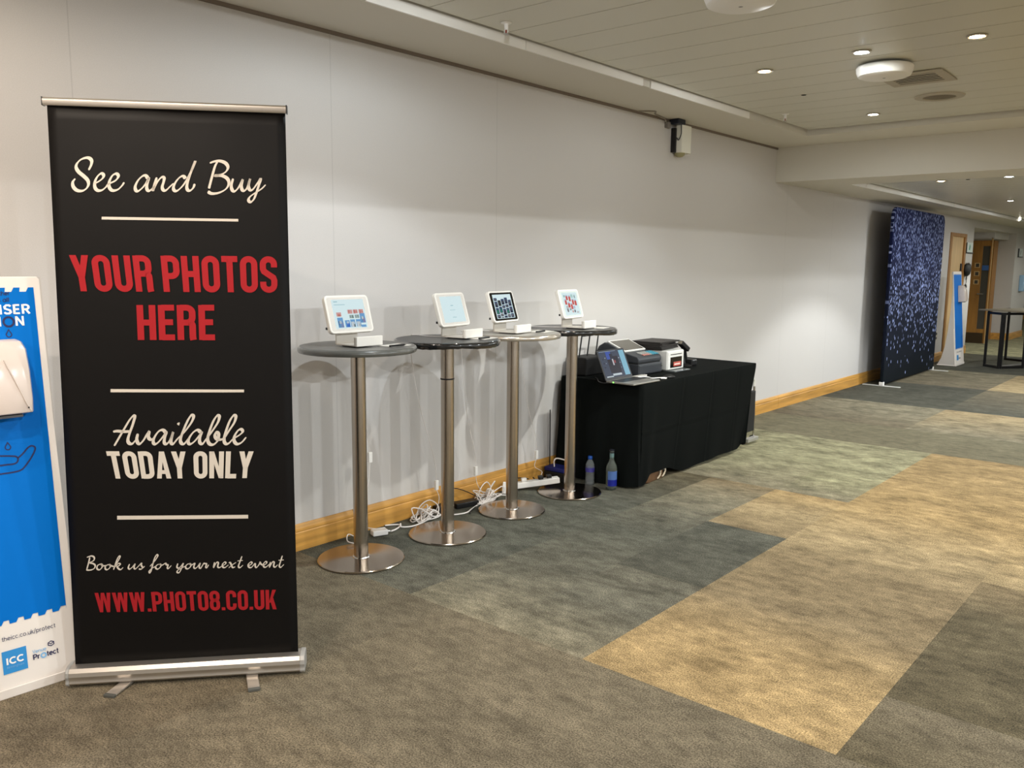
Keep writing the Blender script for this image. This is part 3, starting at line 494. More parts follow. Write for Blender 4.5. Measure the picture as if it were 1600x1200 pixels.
downlight(1.93, 5.25, CEIL, 9, 212, SOFT, 'bright blue-white recessed downlight just above the white ceiling disc', 'cool', GC, bulb=120)
downlight(2.53, 5.28, CEIL, 0, 14, WARM, 'warm recessed downlight at the right end of the row with the blue-white one', 'warm', GW)
downlight(1.31, 7.40, CEIL, 12, 6, NEUT, 'small white recessed downlight nearest the ceiling beam, alone in its row', 'neutral', GN)
downlight(1.257, 9.80, LOWC, 0, 18, COOL, 'warm recessed downlight just past the beam, left of the blue-white one', 'warm', GW)
downlight(1.90, 9.70, LOWC, 0, 215, NEUT, 'blue-white recessed downlight in the lower ceiling past the beam', 'cool', GC, bulb=120)
downlight(1.282, 13.16, LOWC, 0, 30, SOFT, 'small white recessed downlight farthest along the lower ceiling', 'neutral', GN)
sd = G().lathe([(.03, -.02), (.02, -.028), (.0001, -.03)], 12).build('bulb', mat('bulb_neutral', (255, 240, 215), .4, emit=60), None, smooth=60, loc=(.56, 17.9, LOWC - .005))
tag(sd, 'tiny bright lamp in the white ceiling slot above the far table', 'ceiling light')

WHITEP = mat('white_plastic', (236, 234, 230), .38)
WHITEG = mat('white_plastic_warm', (226, 220, 210), .32)
def disc(x, y, label):
    t = thing('ceiling_disc', label, 'wireless access point', (x, y, CEIL), 0, 'round white ceiling discs')
    G().lathe([(.10, -.001), (.10, -.03)], 36).build('mount', mat('grey_plastic', (150, 148, 144), .5), t, smooth=40)
    G().lathe([(.12, -.012), (.160, -.014), (.166, -.022), (.164, -.046), (.152, -.072), (.132, -.080), (.02, -.084), (.0001, -.084)], 48).build('cover', WHITEP, t, smooth=35)
    G().lathe([(.010, -.0842), (.0001, -.0855)], 14).build('status_light', mat('grey_dot', (120, 120, 122), .3), t)
disc(1.935, 5.66, 'round white disc on the planked ceiling beside the square air vent')
disc(1.90, 3.74, 'round white ceiling disc cut off by the top edge of the photo')
t = thing('air_vent', 'square slatted air vent in the ceiling behind the white disc', 'vent', (1.98, 6.17, CEIL), 0)
VG = mat('vent_paint', (176, 168, 152), .5)
G().prism([(-.18, -.18), (.18, -.18), (.18, .18), (-.18, .18)], lambda p, q, tt: (p, q, tt), -.004, -.001).build('backing', DARK, t)
g = G()
for a, b, c, e in ((-.20, .20, -.20, -.14), (-.20, .20, .14, .20), (-.20, -.14, -.14, .14), (.14, .20, -.14, .14)): g.box(a, b, c, e, -.012, -.002)
g.build('frame', VG, t, bevel=.003)
for i in range(5):
    s = G().bar((-.14, -.105 + .052 * i, -.008), (.14, -.105 + .052 * i, -.008), .022, .003); s.build('slat', VG, t, rot=None)
t = thing('ceiling_speaker', 'round flush ceiling speaker with grey grille, near the ceiling beam', 'speaker', (1.93, 6.93, CEIL))
G().lathe([(.17, -.001), (.165, -.010), (.115, -.013), (.11, -.006)], 40).build('rim', mat('speaker_rim', (178, 170, 154), .45), t, smooth=40)
G().lathe([(.11, -.007), (.06, -.011), (.0001, -.012)], 32).build('grille', mat('speaker_grille', (112, 102, 84), .6, bump=(500, .5)), t, smooth=60)
def sprinkler(x, y, z, label):
    t = thing('sprinkler_head', label, 'sprinkler', (x, y, z), 0, 'sprinkler heads')
    G().lathe([(.030, -.001), (.028, -.005), (.012, -.006)], 20).build('escutcheon', mat('white_trim', (232, 230, 226)), t, smooth=40)
    G().lathe([(.011, -.005), (.011, -.030), (.007, -.038)], 14).tube([(.009, 0, -.03), (.013, 0, -.05), (.0, 0, -.058)], .0025).tube([(-.009, 0, -.03), (-.013, 0, -.05), (0, 0, -.058)], .0025).build('body', WHITEP, t, smooth=40)
    G().tube([(0, 0, -.034), (0, 0, -.056)], .003).build('glass_bulb', mat('red_bulb', (150, 30, 26), .2), t)
    G().lathe([(.016, -.058), (.016, -.060)], 16).build('deflector', CHROME, t)
sprinkler(.70, 3.50, CEIL, 'white sprinkler head near the ceiling edge above the banner stand')
sprinkler(.745, 6.97, CEIL, 'small sprinkler head near the inner corner of the ceiling by the beam')
hs = G().lathe([(.02, -.001), (.016, -.004), (.0001, -.005)], 14).build('ceiling_hole_cover', DARK, None, loc=(1.17, 6.29, CEIL)); tag(hs, 'small dark round cap on the ceiling planks between downlights', 'ceiling cap')
hs2 = G().lathe([(.02, -.001), (.016, -.004), (.0001, -.005)], 14).build('ceiling_hole_cover', DARK, None, loc=(1.50, 9.84, LOWC)); tag(hs2, 'dark round cap on the lower ceiling between the warm and the blue-white downlight', 'ceiling cap')

# white box speaker high on the left wall
t = thing('wall_speaker', 'white box-shaped wall speaker with dark bracket, high on the long wall', 'wall speaker', (0, 6.6, 2.62))
G().box(.040, .100, -.175, -.020, -.140, .085).build('cabinet', mat('speaker_white', (228, 226, 214), .5), t, bevel=.007)
G().box(.020, .105, -.250, -.135, .082, .124).build('bracket', mat('navy_bracket', (22, 28, 44), .45), t, bevel=.006)
G().box(.0, .046, -.190, -.165, -.135, .06).build('back_plate', BLACK, t, bevel=.003)
G().tube(smooth_path([(.088, -.178, .085), (.092, -.180, .02), (.085, -.180, -.01), (.068, -.180, -.04), (.052, -.180, -.02)]), .0035).build('cable', BLACK, t, smooth=60)
G().lathe([(.045, 0), (.040, -.018), (.022, -.030), (.0001, -.034)], 20).build('mount_cup', mat('cup_beige', (156, 150, 112), .6), t, smooth=60, loc=(.05, -.12, -.140))
G().box(.0, .03, -.30, -.245, .05, .10).build('junction_box', mat('grey_wall_box', (128, 122, 116), .6), t, bevel=.004)
g = G().tube(smooth_path([(.02, 6.33, 2.70), (.02, 6.30, 2.706), (.02, 6.27, 2.735), (.03, 6.20, 2.738), (.06, 6.05, 2.740), (.12, 5.95, 2.741), (.03, 5.85, 2.738)]), .005)
tag(g.build('speaker_cable', mat('cable_grey', (150, 142, 130), .5), None, smooth=60), 'thin grey cable running along the soffit edge to the wall speaker', 'cable')

# ================================================================ ROLL-UP BANNER
ALU = mat('satin_aluminium', (196, 190, 182), .34, .85)
BANNER = mat('banner_black', (11, 9, 8), .55, spec=.2, bump=(700, .12))
CREAM = mat('print_cream', (204, 195, 182), .6, spec=.2)
RED = mat('print_red', (158, 30, 36), .6, spec=.2)
bn = thing('roll_up_banner', 'tall black roll-up banner with red and cream lettering on a silver base', 'banner', (.8911, 1.5018, 0), math.atan2(.7564, .6541))
def bulge(u, v):     # the hanging film bows very slightly
    return -.004 * math.cos(min(1, abs(u) / .41) * PI / 2) * math.sin(max(0, min(1, (v - .07) / 2.0)) * PI) + .006 * max(0, v - 1.85) * math.sin(u * 22)
g = G(); nu, nv = 24, 40
def edgeu(v):        # left / right film edge at height v
    k = (v - .07) / 2.0
    return -.4014 + .029 * k, .3971 + .0068 * k
V = []
for j in range(nv + 1):
    v = .065 + (2.066 - .065) * j / nv; a, b = edgeu(v)
    for i in range(nu + 1):
        uu = a + (b - a) * i / nu; V.append((uu, bulge(uu, v), v))
F = [(j * (nu + 1) + i, j * (nu + 1) + i + 1, (j + 1) * (nu + 1) + i + 1, (j + 1) * (nu + 1) + i) for j in range(nv) for i in range(nu)]
pn = g.add(V, F).build('panel', BANNER, bn, smooth=60)
sm_ = pn.modifiers.new('thick', 'SOLIDIFY'); sm_.thickness = .0008; sm_.offset = -1
fnb = lambda p, q: (p, bulge(p, q) - .0022, q)
def bil(Q, s, t):    # Q = TL,TR,BL,BR
    return tuple((Q[0][k] * (1 - s) + Q[1][k] * s) * t + (Q[2][k] * (1 - s) + Q[3][k] * s) * (1 - t) for k in (0, 1))
for txt, m in (('YOUR PHOTOS', RED), ('HERE', RED), ('TODAY ONLY', CREAM), ('WWW.PHOTO8.CO.UK', RED)):
    Q = BLOCK_TEXT[txt]
    polys = [[bil(Q, *p) for p in q] for q in text_rect(txt, block_glyph, .065, 0, 1, 0, 1)]
    o = flat(polys, fnb).build('block_lettering', m, pn); o['label'] = ('red' if m is RED else 'cream') + ' block capitals'
WORDS = {'see': (2, 5, 8), 'avail': (7,), 'book': (5, 7, 9, 12, 18, 21)}      # strokes that close each word
for key, a, b, i0, i1 in [(k, a, b, ([0] + list(WORDS[k]))[i], WORDS[k][i]) for k, a, b in (('see', .004, .0128), ('avail', .0045, .0138), ('book', .0026, .0068)) for i in range(len(WORDS[k]))]:
    polys = []
    for st in SCRIPT_TEXT[key][i0:i1]: polys += pen(st, a, b)
    o = flat(polys, fnb).build('script_lettering', CREAM, pn); o['label'] = 'cream handwritten-style script'
for Q in RULES:
    o = flat([[bil(Q, i / 12, 0), bil(Q, (i + 1) / 12, 0), bil(Q, (i + 1) / 12, 1), bil(Q, i / 12, 1)] for i in range(12)], fnb).build('printed_rule', CREAM, pn); o['label'] = 'thin cream line'
# top rail, base cassette, feet, pole
g = G().prism([(-.010, 2.060), (-.013, 2.066), (-.013, 2.080), (-.008, 2.086), (.008, 2.086), (.013, 2.080), (.013, 2.066), (.010, 2.060)], lambda p, q, t: (t, p, q), -.383, .407)
tr = g.build('top_rail', ALU, bn, smooth=30)
for a, b in ((-.386, -.383), (.407, .411)): G().box(a, b, -.0135, .0135, 2.059, 2.087).build('end_cap', BLACK, tr)
prof = [(-.040, .014), (-.046, .022), (-.0435, .030), (-.0435, .036), (-.047, .046), (-.044, .060), (-.032, .072), (-.012, .076), (.030, .074), (.040, .060), (.042, .020), (.036, .014)]
cs = G().prism(prof, lambda p, q, t: (t, p, q), -.412, .405).build('base_cassette', ALU, bn, smooth=25)
for a, b in ((-.424, -.412), (.405, .424)):
    G().prism([(p * 1.05, .043 + (q - .043) * 1.1) for p, q in prof], lambda p, q, t: (t, p, q), a, b).build('end_cap', mat('grey_end_cap', (168, 166, 162), .4, .3), cs, bevel=.003)
for (a, b) in (((-.205, .0), (-.249, .115)), ((.222, .0), (.251, .138))):
    A = Vector((a[0], -a[1], .010)); B = Vector((b[0], -b[1], .006))
    ft = G().bar(A, B, .042, .008).build('foot', ALU, bn, bevel=.002)
    dr_ = (B - A).normalized(); G().bar(B - dr_ * .002, B + dr_ * .012, .043, .011).build('foot_tip', mat('grey_rubber', (86, 86, 80), .7), ft, bevel=.002)
G().tube([(0, .030, .05), (0, .022, 2.06)], .009, 10).build('support_pole', ALU, bn, smooth=40)

# ================================================================ HAND SANITISER STANDS
CARD = mat('white_display_board', (232, 224, 216), .5)
BLUE = mat('print_blue', (0, 108, 196), .5, spec=.12)
NAVY = mat('print_navy', (26, 28, 78), .5)
MIDB = mat('print_mid_blue', (46, 140, 206), .5)
WHT = mat('print_white', (245, 243, 240), .5)
LB = mat('print_light_blue', (120, 176, 222), .5)
def sanitiser(name, loc, rz, label, detail):
    """local: X = normal (out), Y = along the face (right edge y=0, runs to -w), Z up; face leans back"""
    t = thing(name, label, 'hand sanitiser stand', loc, rz, 'hand sanitiser stands')
    w = .505; lean = .145 / 1.49; up = Vector((-.0968, 0, .9953))
    fn = lambda uu, s, off=0.0: tuple(Vector((0, uu, 0)) + up * s + Vector((.9953, 0, .0968)) * off)
    right = lambda s: .028 - .014 * min(1, s / 1.0)
    # front board with flared foot and rounded top
    out = [(-w, 0), (right(0), 0), (right(.03), .03), (right(.5), .5), (right(1), 1.0), (right(1), 1.485), (right(1) - .008, 1.494), (-w + .02, 1.494), (-w + .01, 1.485)]
    g = G(); n = len(out)
    V = [fn(a, s, 0) for a, s in out] + [fn(a, s, -.018) for a, s in out]
    g.add(V, [tuple(range(n)), tuple(range(n, 2 * n))[::-1]] + [(i, n + i, n + (i + 1) % n, (i + 1) % n) for i in range(n)])
    g.build('front_board', CARD, t, bevel=.003)
    # sweeping side wings that prop it from behind
    sw = [(0, 0), (-.27, 0), (-.262, .03), (-.22, .12), (-.18, .30), (-.155, .55), (-.138, .85), (-.130, 1.2), (-.163, 1.46), (-.145, 1.485)]
    for yy in (-w + .004, right(0) - .022):
        G().prism([(p - .012 if p == 0 else p, q) for p, q in sw], lambda p, q, tt: (p, tt, q), yy, yy + .012).build('side_wing', mat('pale_grey_board', (190, 184, 178), .6), t)
    G().box(-.275, .004, -w, right(0), 0, .014).box(.0005, .006, -w, right(0), .0, .034).build('base_plate', CARD, t, bevel=.002)
    # blue print with saw-tooth ends
    x0, x1, s0, s1 = -w + .022, -.009, .262, 1.452
    top = []; bot = []; k = 10; st = (x1 - x0) / k
    for i in range(k):
        a = x0 + st * i
        top += [(a, s1 - .012), (a + st * .45, s1 - .012), (a + st * .62, s1 + .003), (a + st * 1.05 if i < k - 1 else x1, s1 + .003)]
        bot += [(a, s0), (a + st * .45, s0), (a + st * .62, s0 + .014), (a + st * .98, s0 + .014)]
    poly = bot + [(x1, s0)] + top[::-1]
    bp = flat([poly], lambda a, b: fn(a, b, .0015)).build('blue_print', BLUE, t)
    # dispenser
    c = -.158; dw = .093
    dg = G(); rows = []
    for s, ww, dp in ((1.008, .088, .070), (1.012, .092, .098), (1.06, .093, .108), (1.16, .093, .102), (1.235, .090, .088), (1.262, .080, .070), (1.272, .066, .050)):
        row = []
        for p, q in ((-1, 0), (-1, .55), (-.86, .88), (-.45, 1), (.45, 1), (.86, .88), (1, .55), (1, 0)): row.append(fn(c + p * ww, s, .002 + q * dp))
        rows.append(row)
    V = [p for row in rows for p in row]; F = []
    for j in range(len(rows) - 1):
        F += [(j * 8 + i, j * 8 + (i + 1) % 8, (j + 1) * 8 + (i + 1) % 8, (j + 1) * 8 + i) for i in range(8)]
    F += [tuple(range(8))[::-1], tuple(range(len(V) - 8, len(V)))]
    dsp = dg.add(V, F).build('dispenser', mat('dispenser_white', (208, 194, 184), .22, coat=.4), t, smooth=35)
    dsp.modifiers.new('bevel', 'BEVEL').width = .005; dsp.modifiers['bevel'].segments = 3; dsp.modifiers['bevel'].limit_method = 'ANGLE'
    G().tube([fn(c, 1.20, .108), fn(c + .03, 1.12, .110), fn(c + .055, 1.05, .1085), fn(c + .070, 1.02, .104)], .0025).build('front_seam', mat('dispenser_white', (0, 0, 0)), dsp, smooth=60)
    G().box(-.02, .02, -.05, .05, -.004, .004).build('nozzle', mat('grey_plastic_dark', (92, 90, 90), .5), dsp, loc=fn(c, 1.004, .06))
    for q in ((.062, 1.03),):
        G().lathe([(.003, 0), (.0001, .001)], 10).build('sensor_dot', BLACK, dsp, loc=fn(c + q[0], q[1], .1085), rot=(0, PI / 2, 0))
    if not detail:
        flat(text_rect('theicc.co.uk/protect', lambda ch: sans_glyph(ch, .12), .06, -.41, -.11, .208, .228), lambda a, b: fn(a, b, .002)).build('printed_text', NAVY, t)
        flat([rrect(-.41, -.31, .085, .168, .002)], lambda a, b: fn(a, b, .002)).build('logo_square', MIDB, t)
        flat(text_rect('Protect', lambda ch: sans_glyph(ch, .2), .07, -.29, -.19, .10, .125), lambda a, b: fn(a, b, .002)).build('printed_text', NAVY, t)
        return t
    on2 = lambda a, b: fn(a, b, .0025)
    sg = lambda th: (lambda ch: sans_glyph(ch, th))
    flat(text_rect('ther', sg(.16), .06, -.122, -.088, 1.428, 1.443) + text_rect('s all', sg(.16), .06, -.128, -.092, 1.405, 1.420), on2).build('small_print', NAVY, bp)
    flat(text_rect('ISER', sg(.19), .10, -.128, -.027, 1.361, 1.395), on2).build('white_lettering', WHT, bp)
    for ch, x0_, x1_ in (('I', -.133, -.124), ('N', -.079, -.050)): flat(text_rect(ch, sg(.19), 0, x0_, x1_, 1.319, 1.353), on2).build('white_lettering', WHT, bp)
    flat(stroke(arcp(-.101, 1.334, .0165, .0165, 0, 350, 28), .007, True), on2).build('ring_letter', NAVY, bp)
    def drop(cx, cy, h):
        pts = [(cx, cy + h * .55)] + arcp(cx, cy - h * .12, h * .33, h * .33, 20, -200, 14)
        return stroke(pts, .0035, True)
    for cx, cy in ((-.104, 1.292), (-.145, .893)): flat(drop(cx, cy, .026), on2).build('water_drop', NAVY, bp)
    hand = [(-.22, .872), (-.19, .866), (-.165, .862), (-.14, .858), (-.122, .853), (-.117, .843), (-.122, .832), (-.135, .828), (-.158, .829), (-.185, .829)]
    hand2 = [(-.117, .847), (-.10, .860), (-.085, .876), (-.072, .884), (-.060, .880), (-.059, .868), (-.072, .845), (-.088, .824), (-.108, .804), (-.135, .799), (-.175, .799), (-.23, .797)]
    P1 = [(p.x, p.y) for p in smooth_path([(a, b, 0) for a, b in hand], 5)]; P2 = [(p.x, p.y) for p in smooth_path([(a, b, 0) for a, b in hand2], 5)]
    flat(stroke(P1, .0055) + stroke(P2, .0055), on2).build('hand_drawing', NAVY, bp)
    flat(text_rect('theicc.co.uk/protect', sg(.115), .07, -.229, -.052, .205, .221), lambda a, b: on2(a, b)).build('printed_text', NAVY, t)
    lg = flat([[(-.234, .085), (-.155, .085), (-.155, .168), (-.234, .168)]], lambda a, b: fn(a, b, .002)).build('logo_square', MIDB, t)
    flat(text_rect('ICC', sg(.22), .12, -.222, -.166, .118, .142), lambda a, b: fn(a, b, .003)).build('logo_lettering', WHT, lg)
    flat(text_rect('Birmingham', sg(.12), .06, -.222, -.166, .104, .112), lambda a, b: fn(a, b, .003)).build('logo_small_print', LB, lg)
    flat(text_rect('Venue', sg(.13), .07, -.136, -.090, .131, .144), on2).build('printed_text', LB, t)
    for tx, x0_, x1_ in (('Pr', -.136, -.112), ('tect', -.090, -.050)): flat(text_rect(tx, sg(.19), .07, x0_, x1_, .108, .127), on2).build('printed_text', NAVY, t)
    flat(stroke(arcp(-.101, .115, .008, .008, 0, 345, 20), .005, True), on2).build('logo_ring', LB, t)
    hexa = arcp(-.073, .150, .011, .009, 30, 330, 5)
    flat(stroke(hexa, .003, True) + stroke([hexa[2], (-.073, .148), hexa[0]], .0025), on2).build('logo_cap', NAVY, t)
    return t
sanitiser('sanitiser_stand', (.565, 1.221, 0), math.atan2(-.05, .9987), 'white and blue hand sanitiser stand beside the black banner, cut off by the left edge', True)
sanitiser('sanitiser_stand', (.43, 15.22, 0), 0.0, 'distant blue and white hand sanitiser stand in front of the pale wooden door', False)

# ================================================================ HIGH TABLES
TOPS = {'grey': (mat('grey_laminate', (94, 92, 88), .35, var=(160, .18)), mat('grey_edge', (92, 92, 88), .25, coat=.5)),
        'black': (mat('charcoal_laminate', (54, 54, 54), .32, var=(160, .2)), mat('black_gloss_edge', (24, 25, 26), .14, coat=.7, bump=(35, .25))),
        'silver': (mat('silver_laminate', (146, 142, 134), .34, var=(160, .06)), mat('silver_edge', (190, 182, 170), .22, .7)),
        'black2': (mat('charcoal_laminate', (54, 54, 54)), mat('black_gloss_edge', (24, 25, 26)))}
BASEM = mat('polished_base_steel', (176, 164, 152), .17, 1.0, bump=(5, .02))
def bar_table(x, y, rb, kind, label, collar=None, R=.300):
    t = thing('bar_table', label, 'bar table', (x, y, 0), 0, 'round high bar tables along the wall')
    G().lathe([(rb - .004, 0), (rb, .003), (rb, .008), (rb - .004, .012), (.06, .0155), (.045, .018), (.0001, .018)], 72).build('base_plate', BASEM, t, smooth=30)
    pl = G().lathe([(.0375, .016), (.0375, 1.085)], 40, cap=False).build('pole', STEEL, t, smooth=40)
    G().lathe([(.048, .0165), (.046, .021), (.038, .024)], 40).build('pole_collar', CHROME, pl, smooth=40)
    if collar:
        c = G().lathe([(.0376, collar - .004), (.0395, collar - .004), (.0395, collar + .004), (.0376, collar + .004)], 40, cap=False).build('joint_ring', BLACK, pl, smooth=30); c['label'] = 'black ring'
    G().box(-.11, .11, -.03, .03, 1.083, 1.099).box(-.03, .03, -.11, .11, 1.083, 1.099).build('top_bracket', BLACK, t, bevel=.003)
    a, b = TOPS[kind]
    if kind.startswith('black'):     # vinyl lipping with a ragged underside
        g = G(); n = 96; pr = [(R - .012, 1.131), (R - .004, 1.129), (R, 1.122), (R + .001, 1.112), (R - .002, 1.100), (R - .02, 1.0985), (.05, 1.0985)]
        V = []; rr = random.Random(7 if kind == 'black' else 9)
        for i in range(n):
            an = 2 * PI * i / n; wv = .0035 * math.sin(5 * an + 1) + .002 * rr.uniform(-1, 1)
            V += [(p * math.cos(an), p * math.sin(an), z - (wv + .002 if 3 <= k <= 5 else 0)) for k, (p, z) in enumerate(pr)]
        m = len(pr)
        F = [(i * m + k, i * m + k + 1, ((i + 1) % n) * m + k + 1, ((i + 1) % n) * m + k) for i in range(n) for k in range(m - 1)]
        F.append(tuple(i * m + m - 1 for i in range(n))[::-1])
        g.add(V, F)
    else:
        g = G().lathe([(.05, 1.0985), (R - .012, 1.0985), (R - .004, 1.101), (R, 1.108), (R + .0005, 1.116), (R - .002, 1.124), (R - .008, 1.1295), (R - .012, 1.131)], 72, cap=False)
    tp = G().lathe([(.0001, 1.1305), (R - .0115, 1.1312)], 72).build('tabletop', a, t, smooth=30)
    g.build('edge_trim', b, tp, smooth=40)
    return t
bar_table(.367, 2.753, .227, 'grey', 'grey-topped high round table nearest the black banner')
bar_table(.406, 3.357, .224, 'black', 'black-edged high round table whose steel pole has a black ring', .905, .297)
bar_table(.376, 3.960, .212, 'silver', 'high round table with a silver top and silver edge', None, .294)
bar_table(.388, 4.556, .218, 'black2', 'black-topped high round table standing next to the black draped table', None, .298)

# ================================================================ TABLET STANDS
def tablet(x, y, rz, label, bezel, thumbs, tilt=17):
    t = thing('tablet_stand', label, 'tablet stand', (x, y, 1.1315), math.radians(rz), 'white tablet checkout stands')
    G().lathe([(.062, .0), (.062, .004), (.055, .006)], 32, c=(-.005, 0, 0)).build('swivel_pad', mat('dark_pad', (44, 42, 40), .5), t, smooth=40)
    # U-shaped sheet: upright, tray, front lip
    pf = [(-.072, .006), (.075, .006), (.079, .010), (.079, .052), (.073, .052), (.073, .0125), (-.0655, .0125), (-.0655, .150), (-.0725, .150), (-.0765, .012)]
    br = G().prism(pf, lambda p, q, tt: (p, tt, q), -.066, .066).build('bracket', mat('bracket_white', (200, 194, 184), .4), t, bevel=.0015)
    G().box(.0795, .096, -.066, .098, .006, .054).build('card_reader', mat('enclosure_white', (226, 222, 214), .4), t, bevel=.003)
    # tilted head
    a = math.radians(tilt); c = Vector((-.052, 0, .157)); U = Vector((-math.sin(a), 0, math.cos(a))); N = Vector((math.cos(a), 0, math.sin(a)))
    fn = lambda p, q, off: tuple(c + Vector((0, p, 0)) + U * q + N * off)
    hw, hh = .136, .097
    G().prism(rrect(-hw, hw, -hh, hh, .022, 6), fn, -.014, .010).build('tablet_frame', mat('enclosure_white', (226, 222, 214), .4), t, bevel=.004)
    G().prism(rrect(-.06, .06, -.06, .06, .01, 4), fn, -.032, -.014).build('back_mount', WHITEG, t, bevel=.002)
    z = G().prism(rrect(-hw + .012, hw - .012, -hh + .011, hh - .011, .010, 5), fn, .0095, .0106).build('bezel', bezel, t)
    sx, sy = .099, .0745
    s = G().prism([(-sx, -sy), (sx, -sy), (sx, sy), (-sx, sy)], fn, .0106, .0110).build('screen', mat('lit_screen', (222, 244, 247), .2, emit=1.12, screen=True), t)
    cols = {}
    for (px, py, pw, ph, col) in thumbs: cols.setdefault(col, []).append((px, py, pw, ph))
    if thumbs:
        g = G(); ms = []
        for k, (col, rs) in enumerate(cols.items()):
            g.k = k; ms.append(mat('picture_%d_%d_%d' % col, col, .3, emit=.88, screen=True))
            for (px, py, pw, ph) in rs:
                x0 = -sx + px * 2 * sx; y0 = sy - py * 2 * sy
                g.add([fn(x0, y0 - ph * 2 * sy, .0116), fn(x0 + pw * 2 * sx, y0 - ph * 2 * sy, .0116), fn(x0 + pw * 2 * sx, y0, .0116), fn(x0, y0, .0116)], [(0, 1, 2, 3)])
        g.build('screen_pictures', ms, s)
    G().box(-.055, -.045, -hw - .003, -hw + .002, .085, .097).build('side_button', BLACK, t)
    return t
SKY = (118, 178, 232); RD = (198, 70, 84); DK = (38, 44, 40); PK = (232, 178, 172); WH = (240, 244, 238); GR = (176, 196, 196); BL = (48, 110, 214); GN = (60, 84, 52)
def photo_red(x, y, w, h): return [(x, y, w, h, SKY), (x + w * .1, y + h * .35, w * .8, h * .65, DK), (x + w * .5, y + h * .5, w * .5, h * .5, RD), (x + w * .3, y + h * .32, w * .38, h * .3, WH)]
th = photo_red(.08, .62, .17, .34) + photo_red(.80, .50, .16, .33)
th += [(.08, .44, .15, .14, PK), (.12, .50, .08, .08, (208, 120, 108)), (.30, .72, .15, .24, SKY), (.34, .82, .1, .14, BL), (.36, .76, .06, .1, WH)]
for x in (.47, .65): th += [(x, .70, .15, .26, SKY), (x + .02, .78, .11, .18, WH), (x + .09, .86, .05, .1, GN)]
for x in (.44, .61, .79): th += [(x, .36, .15, .14, PK), (x + .03, .38, .04, .12, (196, 96, 92)), (x + .09, .40, .04, .08, (214, 128, 118))]
for x in (.47, .64): th += [(x, .54, .14, .12, GR), (x + .02, .57, .03, .08, DK), (x + .09, .56, .03, .1, (70, 110, 90))]
th += [(.80, .90, .15, .08, SKY), (.06, .06, .12, .03, (170, 214, 222)), (.06, .17, .34, .02, (176, 220, 228))]
tablet(.395, 2.715, -1, 'white tablet stand on the grey-topped table, screen showing a few small photos', mat('bezel_white', (206, 202, 195), .35), th)
tablet(.430, 3.425, 8, 'white tablet stand on the black-ringed table, its screen blank and pale', mat('bezel_white', (206, 202, 195), .35), [(.42, .34, .12, .03, (178, 220, 226)), (.35, .52, .25, .015, (178, 220, 226)), (.40, .80, .18, .02, (178, 220, 226))])
NB = (40, 66, 110); BK2 = (14, 16, 22); GR2 = (60, 190, 150); GY = (110, 116, 126)
th = []; rnd = random.Random(3)
for c in range(5):
    y = .14 + .05 * ((c * 2) % 3)
    while y < .96:
        h = rnd.choice((.12, .24, .26)); h = min(h, .98 - y); x = .03 + c * .19
        base = rnd.choice((NB, NB, BK2, GY if h < .15 else NB))
        th += [(x, y, .165, h, base), (x + .03, y + h * .3, .11, h * .7, BK2)]
        if h > .2 and y > .4 and c in (0, 1, 3): th += [(x + .05, y + h * .35, .06, h * .55, GR2)]
        elif h > .1: th += [(x + .06, y + h * .3, .035, h * .35, (206, 196, 190))]
        y += h + .025
tablet(.400, 3.895, 8, 'white tablet stand with a black bezel and dark photo grid on screen', mat('bezel_black', (10, 10, 11), .15), th)
th = []; OR = (232, 96, 84)
for x, y, w, h, k in ((.10, .28, .13, .20, OR), (.22, .10, .13, .18, OR), (.40, .12, .13, .22, OR), (.27, .42, .14, .20, OR), (.44, .48, .13, .22, OR), (.58, .28, .13, .22, OR), (.74, .32, .14, .22, OR)):
    th += [(x, y, w, .06, (196, 216, 236)), (x, y + .05, w, h, k), (x + w * .55, y + .07, w * .3, h - .02, (190, 40, 44))]
th += [(.08, .10, .12, .1, (176, 214, 206)), (.56, .08, .16, .16, (190, 230, 226)), (.78, .10, .1, .18, (196, 226, 224)), (.80, .14, .04, .1, (60, 96, 84)), (.12, .58, .14, .26, (200, 204, 206)), (.15, .72, .08, .14, DK),
       (.32, .70, .1, .1, (150, 160, 160)), (.46, .80, .1, .1, (220, 170, 160)), (.58, .60, .14, .14, (200, 214, 236)), (.60, .78, .1, .12, (100, 110, 120)), (.76, .86, .14, .08, (206, 206, 206))]
tablet(.455, 4.505, 8, 'white tablet stand on the black table nearest the draped table, red photos on screen', mat('bezel_pale', (186, 194, 190), .35), th)

# papers and pens on the high tables
PAPER = mat('paper', (214, 210, 202), .7)
def paper(x, y, rz, w, h, label):
    o = G().box(-w / 2, w / 2, -h / 2, h / 2, 0, .0025).build('paper_slip', PAPER, None, bevel=.0004, loc=(x, y, 1.1316), rot=(0, 0, math.radians(rz)))
    tag(o, label, 'paper', 'paper slips on the high tables')
def pen_item(x, y, rz, label):
    t = thing('pen', label, 'pen', (x, y, 1.1346), math.radians(rz), 'pens on the high tables')
    G().tube([(-.055, 0, .005), (.05, 0, .005)], .005, 10).build('barrel', BLACK, t, smooth=40)
    G().tube([(.05, 0, .005), (.064, 0, .005)], [.004, .001], 10).build('tip', CHROME, t, smooth=40)
paper(.515, 2.870, 8, .10, .15, 'white paper slip beside the tablet stand on the grey-topped table')
pen_item(.575, 2.835, 95, 'black pen lying at the corner of the paper on the grey-topped table')
paper(.545, 3.505, 12, .10, .15, 'white paper slip beside the blank-screened tablet stand')
pen_item(.583, 3.470, 100, 'black pen at the corner of the paper beside the blank tablet')
paper(.470, 4.115, 14, .11, .15, 'white paper slip on the silver-topped table beside the black-bezelled tablet')
pen_item(.515, 4.055, 100, 'black pen on the silver-topped table in front of the paper')
paper(.545, 4.655, 16, .08, .13, 'small white paper slip on the black table nearest the draped table')

